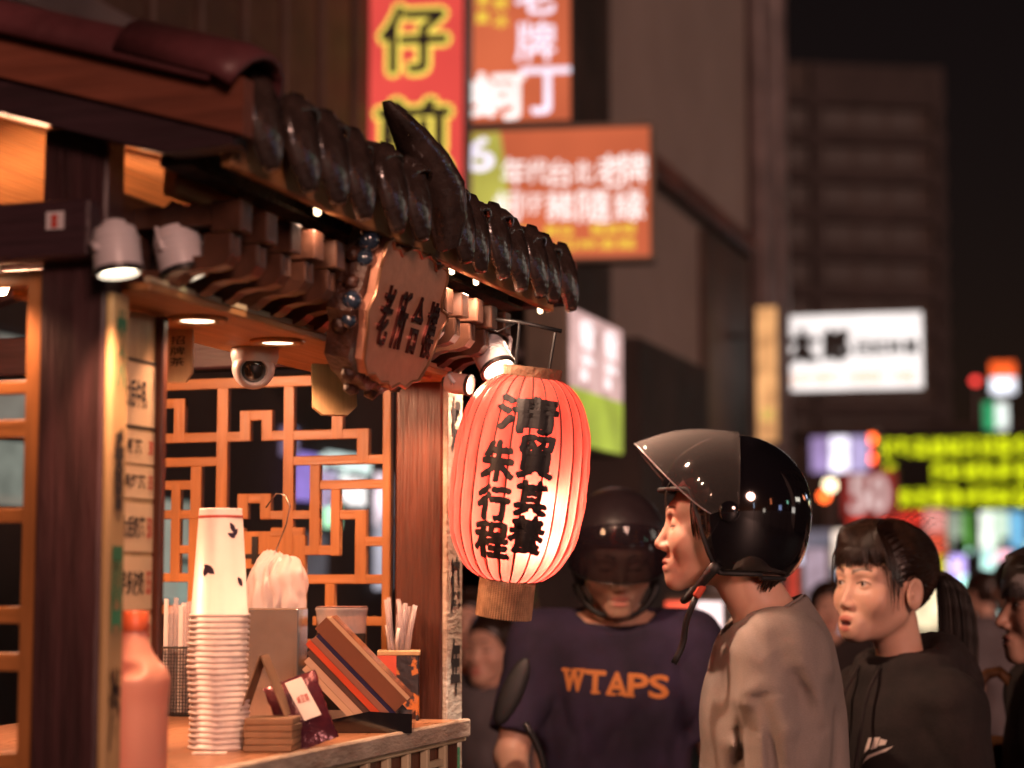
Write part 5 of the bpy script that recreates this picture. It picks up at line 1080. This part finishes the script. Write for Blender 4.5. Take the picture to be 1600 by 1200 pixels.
for k in range(260):
    x = rr.uniform(-.07, .07); y = -.062 - .05 * math.sqrt(max(0, 1 - (x / .075) ** 2)); ps.append((smooth_path([g(x, y - .004, -.04), g(x, y + .0, -.085), g(x * .9, y + .012, rr.uniform(-.118, -.098))], 4), [.0012] * 4 + [.0003]))
for q_ in (-1, 1):
    for k in range(50): y = rr.uniform(.012, .05); ps.append((smooth_path([g(q_ * .07, y, .06), g(q_ * (.0755 - y * .12), y + .004, .02), g(q_ * (.074 - y * .1), y - .004, rr.uniform(-.035, -.005))], 4), [.0012] * 4 + [.0003]))
strands('hair', ps, e1, M['hair'])

# --- man facing the camera on the scooter, navy tee
p2 = ground_at(962, 4.42)
RZ2 = R(197.9)
e2, j2, hc2, Hm2, sc2 = person('person', 'man in navy lettered tee and black helmet looking down over his scooter', p2, RZ2, 1.72, dict(at=(.0, .07, 1.556), pitch=R(-17), yaw=R(2), eyes='closed', curl=.75, hnR=(0, .3, 1), hdR=(-.35, .9, -.2)), J=dict(neck=(0, -.01, 1.42), chest=(0, 0, 1.22), shR=(.172, -.005, 1.372), shL=(-.172, -.005, 1.372), elR=(.235, .06, 1.12), elL=(-.225, .0, 1.08), wrR=(.21, .245, 1.03), wrL=(-.21, .245, 1.03)), hres=.0032, tone=.85, slim=.94)
top(e2, j2, sc2, M['navy'], hem=.8, sleeve=.215, loose=.018, fold=.006, neck_r=.062, neck_z=1.435, seed=9, slim=.93, name='tee_shirt', res=.0068, neck_tilt=.4)
trousers(e2, j2, sc2, M['denim'])
h2 = helmet(e2, hc2, Hm2, M['matte'], M['tint'], False, .9); tag(h2, 'satin black helmet with dark tinted visor pulled down over the eyes', 'helmet')
def print_on(e, body_o, tx, m, x, z, w, h, dirv=(0, -1, 0), bold=.05, ang=0, mesh=None):
    """flat print laid on cloth: each vertex is dropped on the cloth along dirv"""
    me = mesh or fat(fit(text_mesh(tx, .1), w, h), bold * h * .55); bpy.context.view_layer.update()
    bm = bmesh.new(); bm.from_mesh(me); bmesh.ops.triangulate(bm, faces=bm.faces[:])
    for _ in range(3):
        lg = [q for q in bm.edges if q.calc_length() > .008]
        if lg: bmesh.ops.subdivide_edges(bm, edges=lg, cuts=1); bmesh.ops.triangulate(bm, faces=[f for f in bm.faces if len(f.verts) > 3])
    d = Vector(dirv).normalized(); rt_ = d.cross(Vector((0, 0, 1))).normalized(); ca, sa = math.cos(ang), math.sin(ang)
    for q in bm.verts:
        u, v = q.co.x * ca - q.co.y * sa, q.co.x * sa + q.co.y * ca; o_ = rt_ * (x + u) + Vector((0, 0, z + v)) - d * .6
        ok, hp, nn, _ = body_o.ray_cast(o_, d); q.co = (hp if ok else o_ + d * .5) - d * (.0016 + q.co.z)
    bm.to_mesh(me); bm.free(); return ob('print', me, m, e)
tee = [c for c in e2.children if c.name.startswith('tee_shirt')][0]
for k, ch in enumerate('WTAPS'): 
    print_on(e2, tee, ch, M['orange_print'], -.088 + .0465 * k - .01, 1.288 - .0035 * k, .042, .047 if ch != 'W' else .046, bold=.09, ang=-.06)
    if ch != 'S':
        for dx in ((-.012, .012) if ch in 'WA' else ((0,) if ch == 'T' else (-.014,))):
            sm = bpy.data.meshes.new('serif'); sm.from_pydata([(-.010, -.003, 0), (.010, -.003, 0), (.010, .003, 0), (-.010, .003, 0)], [], [(0, 1, 2, 3)]); print_on(e2, tee, '', M['orange_print'], -.098 + .0465 * k + dx * (1 if ch == 'A' else 1.3), 1.288 - .0035 * k + (.022 if ch == 'W' else -.022), 0, 0, mesh=sm, ang=-.06)

# --- girl with ponytail in a black hoodie, mouth open
p3 = ground_at(1402, 3.86)
RZ3 = R(139)
e3, j3, hc3, Hm3, sc3 = person('person', 'girl with fringe and long ponytail in a black hoodie with her mouth open', p3, RZ3, 1.60, dict(at=(0, .035, 1.494), pitch=R(3), yaw=R(2), roll=R(-2), mouth=.0075, jaw=.84, chin=.008, ns=.8, lipw=.86, gaze=(.35, 1, .02), lip=(.52, .13, .1), nose=-.003, brow=-.001), J=dict(neck=(0, -.012, 1.43), shR=(.14, -.01, 1.36), shL=(-.14, -.01, 1.36), elR=(.165, -.03, 1.1), elL=(-.17, -.03, 1.1)), hres=.0021, slim=.82, tone=1.0)
def hood(P, d):
    q = (P - (j3['neck'] + np.array((0, -.012, .012), np.float32))) @ np.array(Matrix.Rotation(R(-14), 3, 'X'), np.float32)
    rr_ = np.sqrt((q[..., 0] / 1.05) ** 2 + q[..., 1] ** 2); t = np.sqrt((rr_ - .078) ** 2 + (q[..., 2] * .8) ** 2) - (.026 + .010 * np.clip(-q[..., 1] / .08, 0, 1))
    b_ = ell(P, j3['neck'] + np.array((0, -.105, -.03), np.float32), (.1, .05, .07)); return smin(d, smin(t, b_, .04) + .003 * wob(P, 45, 8), .02)
top(e3, j3, sc3, M['hoodie'], hem=.78, loose=.028, fold=.008, neck_r=.05, neck_z=1.45, seed=14, slim=.82, name='hoodie', res=.006, neck_tilt=.5, extra=hood)
for q_ in (-1, 1): MB().tube(smooth_path([(q_ * .03, .075, 1.34), (q_ * .034, .115, 1.28), (q_ * .038, .14, 1.19), (q_ * .03, .15, 1.11)], 8), .0034, 6).build('drawstring', M['hoodie'], e3, True)
trousers(e3, j3, sc3, M['denim'], .92)
hd_o = [c for c in e3.children if c.name.startswith('hoodie')][0]
sw = bpy.data.meshes.new('print')
def shape(pts): return pts
logo = [[(-.042, -.034), (-.02, -.014), (.034, .002), (.05, .006), (.03, -.006), (-.012, -.018), (-.03, -.026)], [(-.03, -.008), (-.012, .028), (-.002, .028), (-.014, .002)], [(-.008, .0), (.004, .028), (.02, .028), (.008, .004)], [(.012, .008), (.02, .024), (.036, .02), (.03, .01)]]
for lg_ in logo:
    me = bpy.data.meshes.new('print'); me.from_pydata([(x * .8, y * .8, 0) for x, y in lg_], [], [tuple(range(len(lg_)))]); print_on(e3, hd_o, '', M['white_print'], .045, 1.185, 0, 0, mesh=me, ang=.1)
# hair: cap, fringe, swept sides, ponytail
g = local(Hm3, hc3)
def cap(P):
    q = (P - np.array(hc3, np.float32)) @ np.array(Hm3, np.float32)
    d = ell(q, (0, -.017, .034), (.0815, .103, .0945)); face = q[..., 1] * .85 - q[..., 2] * .53 - .034 + .012 * np.abs(q[..., 0]) / .08
    d = smax(d, face, .012); d = smax(d, -.072 - q[..., 2] - .25 * q[..., 1], .01)
    ear = np.minimum(ell(q, (.08, -.002, -.014), (.03, .021, .034)), ell(q, (-.08, -.002, -.014), (.03, .021, .034))); return smax(d, -ear, .006) + .0012 * np.sin(np.arctan2(q[..., 0], q[..., 2] + .02) * 60 + 4 * wob(q, 30, 4))
v, f = iso(cap, axis(-.12, .12, .0032), axis(hc3.y - .14, hc3.y + .12, .0032), axis(hc3.z - .1, hc3.z + .14, .0032)); ob('hair_cap', np_mesh('hair_cap', v, f), M['hair'], e3)
rr = random.Random(21); ps = []; tie = (0, -.128, .022)
for k in range(900):                            # combed back to the tie
    a = rr.uniform(-1.9, 1.9); b = rr.uniform(.0, 1); x = .0835 * math.sin(a); z0 = .034 + .097 * math.cos(a); y0 = .05 - .07 * b - .03 * abs(a) * .5
    if z0 < -.02: continue
    def onc(y, a2): k_ = math.sqrt(max(.02, 1 - ((y + .017) / .1055) ** 2)); return (.0832 * math.sin(a2) * k_, y, .034 + .0962 * math.cos(a2) * k_)
    a2 = a * .82; m1 = onc(min(.07, y0), a); m2 = onc(y0 * .5 - .035, a * .95); m3 = onc(-.09, a2)
    ps.append((smooth_path([g(*m1), g(*m2), g(*m3), g(tie[0] + rr.uniform(-.012, .012), tie[1] + .012, tie[2] + rr.uniform(-.014, .014))], 8), [.0004, .001, .0012, .0012, .0012, .0012, .0011, .001, .0009]))
for k in range(420):                            # fringe over the forehead
    x = rr.gauss(0, .036); x = max(-.068, min(.068, x)); ln = rr.uniform(.028, .05) - (.006 if abs(x) > .05 else 0) + .004 * math.sin(x * 200)
    ps.append((smooth_path([g(x * .35, .03 + rr.uniform(-.01, .01), .128), g(x * .7, .072, .108), g(x * .98, .0955 - x * x * 6, .07), g(x * 1.08 + rr.uniform(-.005, .005), .0985 - x * x * 9 + rr.uniform(-.001, .003), ln)], 8), [.0005] + [.0012] * 6 + [.0008, .0003]))
for q_ in (-1, 1):                               # a few longer locks at the temples
    for k in range(22):
        y = rr.uniform(.03, .062); zz = rr.uniform(-.05, .0)
        ps.append((smooth_path([g(q_ * .035, .06, .112), g(q_ * .068, y + .008, .065), g(q_ * .081, y, .015), g(q_ * (.081 + rr.uniform(-.001, .004)), y - .004, zz)], 7), [.0005] + [.0009] * 5 + [.0006, .0003]))
for k in range(60):                              # loose hairs
    a = rr.uniform(-1.4, 1.4); p0 = Vector((.083 * math.sin(a), rr.uniform(-.08, .04), .034 + .098 * math.cos(a))); p2_ = p0 + Vector((rr.uniform(-.01, .01), -.04, rr.uniform(.0, .014))); ps.append((smooth_path([g(*p0), g(*(p0.lerp(p2_, .5) + Vector((0, 0, .008)))), g(*p2_)], 6), [.0003] * 7))
strands('hair', ps, e3, M['hair']); ps = []
for k in range(900):
    a, q_ = rr.uniform(0, 6.28), math.sqrt(rr.random()); ux, uy = math.cos(a) * q_, math.sin(a) * q_; ln = rr.uniform(.78, 1.05)
    cs = [(0, -.118, .022, .012), (0, -.152, .032, .024), (-.004, -.186, -.005, .036), (-.008, -.2, -.09, .042), (-.012, -.195, -.18, .04), (-.018, -.18, -.29 * ln, .028)]
    ps.append((smooth_path([g(x + ux * w, y + uy * w * .9, z + .3 * uy * w) for x, y, z, w in cs], 10), [.0009] * 4 + [.0012] * 5 + [.0008, .0003]))
strands('ponytail', ps, e3, M['hair'])
MB().lathe([(.013 + .004 * math.cos(a), .006 * math.sin(a)) for a in np.linspace(0, 2 * math.pi, 10)], 16, g(0, -.127, .024), Hm3 @ Matrix.Rotation(R(80), 3, 'X'), cap=False).build('hair_tie', M['black'], e3, True)

# --- girl at the right edge, brown bob, dark jacket
p4 = ground_at(1668, 4.02)
e4, j4, hc4, Hm4, sc4 = person('person', 'girl in a dark jacket standing at the right edge of the picture', p4, R(112), 1.57, dict(at=(0, .035, 1.452), pitch=R(2), gaze=(.1, 1, 0), lip=(.45, .12, .1)), hres=.0026, slim=.95, tone=.85, J=dict(elL=(-.24, .02, 1.1)))
top(e4, j4, sc4, M['hoodie'], hem=.75, loose=.04, fold=.006, neck_r=.06, neck_z=1.425, seed=24, name='jacket', res=.0075)
trousers(e4, j4, sc4, M['denim'], .95)
g = local(Hm4, hc4); rr = random.Random(33); ps = []
def cap4(P):
    q = (P - np.array(hc4, np.float32)) @ np.array(Hm4, np.float32); d = smin(ell(q, (0, -.017, .03), (.084, .105, .099)), ell(q, (0, -.045, -.05), (.085, .075, .085)), .04); face = q[..., 1] * .85 - q[..., 2] * .4 - .036; return smax(d, face, .01)
v, f = iso(cap4, axis(-.12, .12, .005), axis(hc4.y - .15, hc4.y + .12, .005), axis(hc4.z - .16, hc4.z + .15, .005)); ob('hair_cap', np_mesh('hair_cap', v, f), mat('brown_hair', (.05, .02, .01), .45, var=.4, scale=60, bump=.3), e4)
for k in range(400): x = rr.uniform(-.075, .075); ps.append((smooth_path([g(x * .4, .02, .13), g(x * .8, .078, .1), g(x, .1 - x * x * 7, .05), g(x * 1.05, .1 - x * x * 8, rr.uniform(.01, .04))], 6), .0011))
strands('hair', ps, e4, M['hair'])
# shoulder bag between the two girls
c = at(1535, 1125, 4.12); e = empty('shoulder_bag', c, R(20)); tag(e, 'brown leather shoulder bag between the two girls', 'bag')
brn = mat('brown_leather', (.13, .05, .02), .5, var=.3, scale=12, bump=.3)
MB().box((0, 0, -.16), (.2, .09, .26), Matrix.Rotation(.1, 3, 'Y'), .025).build('body', brn, e, True, sharp=50); MB().tube(smooth_path([(-.07, 0, -.04), (-.02, 0, .06), (.04, .01, .1), (.1, .01, .02), (.11, 0, -.06)], 10), .012, 8).build('strap', brn, e, True)

# --- passers-by further down the street
def passer(label, px, d, rz, H, shirt, tone=.8, seed=1, hairm=None, slim=1.0, sleeve=.2):
    p = ground_at(px, d); hz = H - .118
    e, j, hc, Hm, s = person('person', label, p, rz, H, dict(at=(0, .03, hz), eyes='closed'), hres=.006, bres=.016, tone=tone, slim=slim, hands=False)
    top(e, j, s, shirt, hem=.84, sleeve=sleeve, seed=seed, res=.012, slim=slim); trousers(e, j, s, M['denim'])
    def hf(P):
        q = (P - np.array(hc, np.float32)) @ np.array(Hm, np.float32); d_ = ell(q, (0, -.017, .03), (.083, .105, .099)); return smax(d_ + .003 * wob(q, 90, seed), q[..., 1] * .8 - q[..., 2] * .5 - .03, .01)
    v, f = iso(hf, axis(-.12, .12, .007), axis(hc.y - .15, hc.y + .12, .007), axis(hc.z - .12, hc.z + .14, .007)); ob('hair', np_mesh('hair', v, f), M['hair'], e); return e
passer('blurred man in grey shirt walking away at the right edge', 1585, 8.2, R(20), 1.60, M['grey_shirt'], seed=41)
passer('blurred passer-by in pale blue top beyond the ponytail', 1538, 10.5, R(60), 1.56, M['blue_shirt'], seed=42, slim=.9)
passer('blurred passer-by in dark top between helmet and ponytail girl', 1290, 9.0, R(200), 1.50, M['hoodie'], seed=43)
passer('blurred person in rust coloured top behind the stall counter', 735, 7.2, R(190), 1.47, M['orange_shirt'], seed=44)
passer('blurred person in grey top just right of the person in rust', 772, 6.6, R(170), 1.40, M['grey_shirt'], seed=45, slim=1.05)

# ------------------------------------------------------------------ scooters
def wheel(e, c, r, w):
    t = MB().lathe([(r * .72, -w * .5), (r * .92, -w * .52), (r, -w * .2), (r, w * .2), (r * .92, w * .52), (r * .72, w * .5)], 28, c, Matrix.Rotation(R(90), 3, 'Y')).build('wheel', M['rubber'], e, True)
    MB().lathe([(.02, -w * .55), (r * .3, -w * .3), (r * .7, -w * .42), (r * .74, -w * .4), (r * .74, w * .4), (r * .7, w * .42), (r * .3, w * .3), (.02, w * .55)], 20, c, Matrix.Rotation(R(90), 3, 'Y')).build('rim', M['silver'], t, True)
def scooter(label, loc, rz, paint, hz=1.0):
    """local: +y is the front"""
    e = empty('scooter', loc, rz); tag(e, label, 'scooter')
    wheel(e, (0, .62, .22), .22, .1); wheel(e, (0, -.58, .22), .22, .11)
    v, f = iso(lambda P: smin(smax(cone(P, (0, .60, .32), (0, .40, hz - .12), .13, .15), -cone(P, (0, .44, .2), (0, .26, hz - .1), .12, .13), .03), ell(P, (0, .63, .42), (.09, .16, .1)), .05), axis(-.22, .22, .014), axis(.2, .85, .014), axis(.2, hz + .08, .014)); ob('front_apron', np_mesh('apron', v, f), paint, e)
    v, f = iso(lambda P: smin(smax(ell(P, (0, -.38, .5), (.16, .46, .22)), .32 - P[..., 2], .03), cone(P, (0, -.75, .62), (0, -.3, .6), .06, .1), .06), axis(-.24, .24, .016), axis(-.95, .15, .016), axis(.2, .8, .016)); ob('rear_body', np_mesh('rear', v, f), paint, e)
    v, f = iso(lambda P: smax(ell(P, (0, -.35, .72), (.15, .42, .085)), .69 - P[..., 2], .02), axis(-.2, .2, .014), axis(-.85, .15, .014), axis(.64, .84, .014)); ob('seat', np_mesh('seat', v, f), M['seat'], e)
    MB().span((-.15, .05, .28), (.15, .46, .33), .02).build('floorboard', M['rubber'], e)
    for s in (-1, 1): MB().tube([(s * .06, .62, .22), (s * .06, .56, .5)], .02).build('fork', M['steel'], e)
    MB().tube([(0, .55, .45), (0, .36, hz - .02)], .03, 8).build('steering_stem', M['black'], e)
    v, f = iso(lambda P: ell(P, (0, .38, hz + .0), (.15, .08, .06)), axis(-.2, .2, .012), axis(.25, .52, .012), axis(hz - .1, hz + .1, .012)); ob('handlebar_cover', np_mesh('cover', v, f), M['rubber'], e)
    MB().lathe([(.001, 0), (.06, -.01), (.075, -.04)], 18, (0, .475, hz - .01), Matrix.Rotation(R(-90), 3, 'X')).build('headlight', M['glass_dark'], e, True)
    for s in (-1, 1):
        MB().tube([(s * .12, .37, hz + .02), (s * .2, .345, hz + .03), (s * .33, .31, hz + .03)], .012, 8).build('handlebar', M['black'], e, True)
        MB().tube([(s * .2, .345, hz + .03), (s * .335, .308, hz + .03)], .018, 10).build('grip', M['rubber'], e, True)
        MB().tube([(s * .17, .38, hz + .03), (s * .25, .375, hz + .025), (s * .31, .36, hz + .02)], .006, 6).build('brake_lever', M['black'], e, True)
        MB().tube(smooth_path([(s * .16, .365, hz + .03), (s * .175, .37, hz + .1), (s * .205, .38, hz + .16)], 6), .007, 8).build('mirror_stem', M['black'], e, True)
        v, f = iso(lambda P: ell((P - np.array((s * .232, .385, hz + .225), np.float32)) @ np.array(Matrix.Rotation(-s * .42, 3, 'Y'), np.float32), (0, 0, 0), (.025, .012, .078)), axis(s * .232 - .1, s * .232 + .1, .006), axis(.36, .41, .005), axis(hz + .1, hz + .34, .006)); mo = ob('mirror', np_mesh('mirror', v, f), M['rubber'], e)
    return e
q = ground_at(962, 4.42); v2 = Vector((math.sin(-RZ2), math.cos(-RZ2), 0)); fdir = Vector((-math.sin(RZ2), math.cos(RZ2), 0))
scooter('dark scooter with a black mirror under the man in the navy tee', (q[0] + fdir.x * -.07, q[1] + fdir.y * -.07, 0), RZ2, M['matte'], 1.05)
for i, (px, d, a, pt, lb) in enumerate(((722, 8.6, 250, 'silver', 'silver parked scooter half hidden by the stall post'), (770, 9.8, 245, 'matte', 'dark parked scooter behind the silver one'), (850, 10.6, 240, 'white', 'white parked scooter behind the man in the navy tee'))):
    scooter(lb, ground_at(px, d), R(a), M[pt], 1.02)
# leafy plant in a pot behind the lantern
c = ground_at(868, 8.8); e = empty('potted_plant', c); tag(e, 'leafy green plant in a pot behind the red lantern', 'plant')
MB().lathe([(.16, 0), (.2, .4), (.22, .42), (.2, .44), (.18, .4)], 20).build('pot', M['concrete'], e, True); rr = random.Random(4)
st_ = MB(); lv = MB()
for k in range(14):
    a = rr.uniform(0, 6.28); tip = Vector((math.cos(a) * rr.uniform(.1, .3), math.sin(a) * rr.uniform(.1, .3), rr.uniform(1.0, 1.55))); st_.tube([(0, 0, .4), tip * .5 + Vector((0, 0, .25)), tip], [.012, .008, .003], 5)
    for m_ in range(16):
        p = Vector((0, 0, .4)).lerp(tip, rr.uniform(.35, 1.05)); d = Vector((rr.gauss(0, 1), rr.gauss(0, 1), rr.gauss(.2, .6))).normalized(); sd = d.cross(Vector((0, 0, 1))).normalized() * .022; ln = rr.uniform(.07, .13); lv.add([p, p + d * ln * .5 + sd, p + d * ln, p + d * ln * .5 - sd], [(0, 1, 2, 3)])
st_.build('stems', M['kraft'], e); q = lv.build('leaves', M['leaf'], e); q['kind'] = 'stuff'
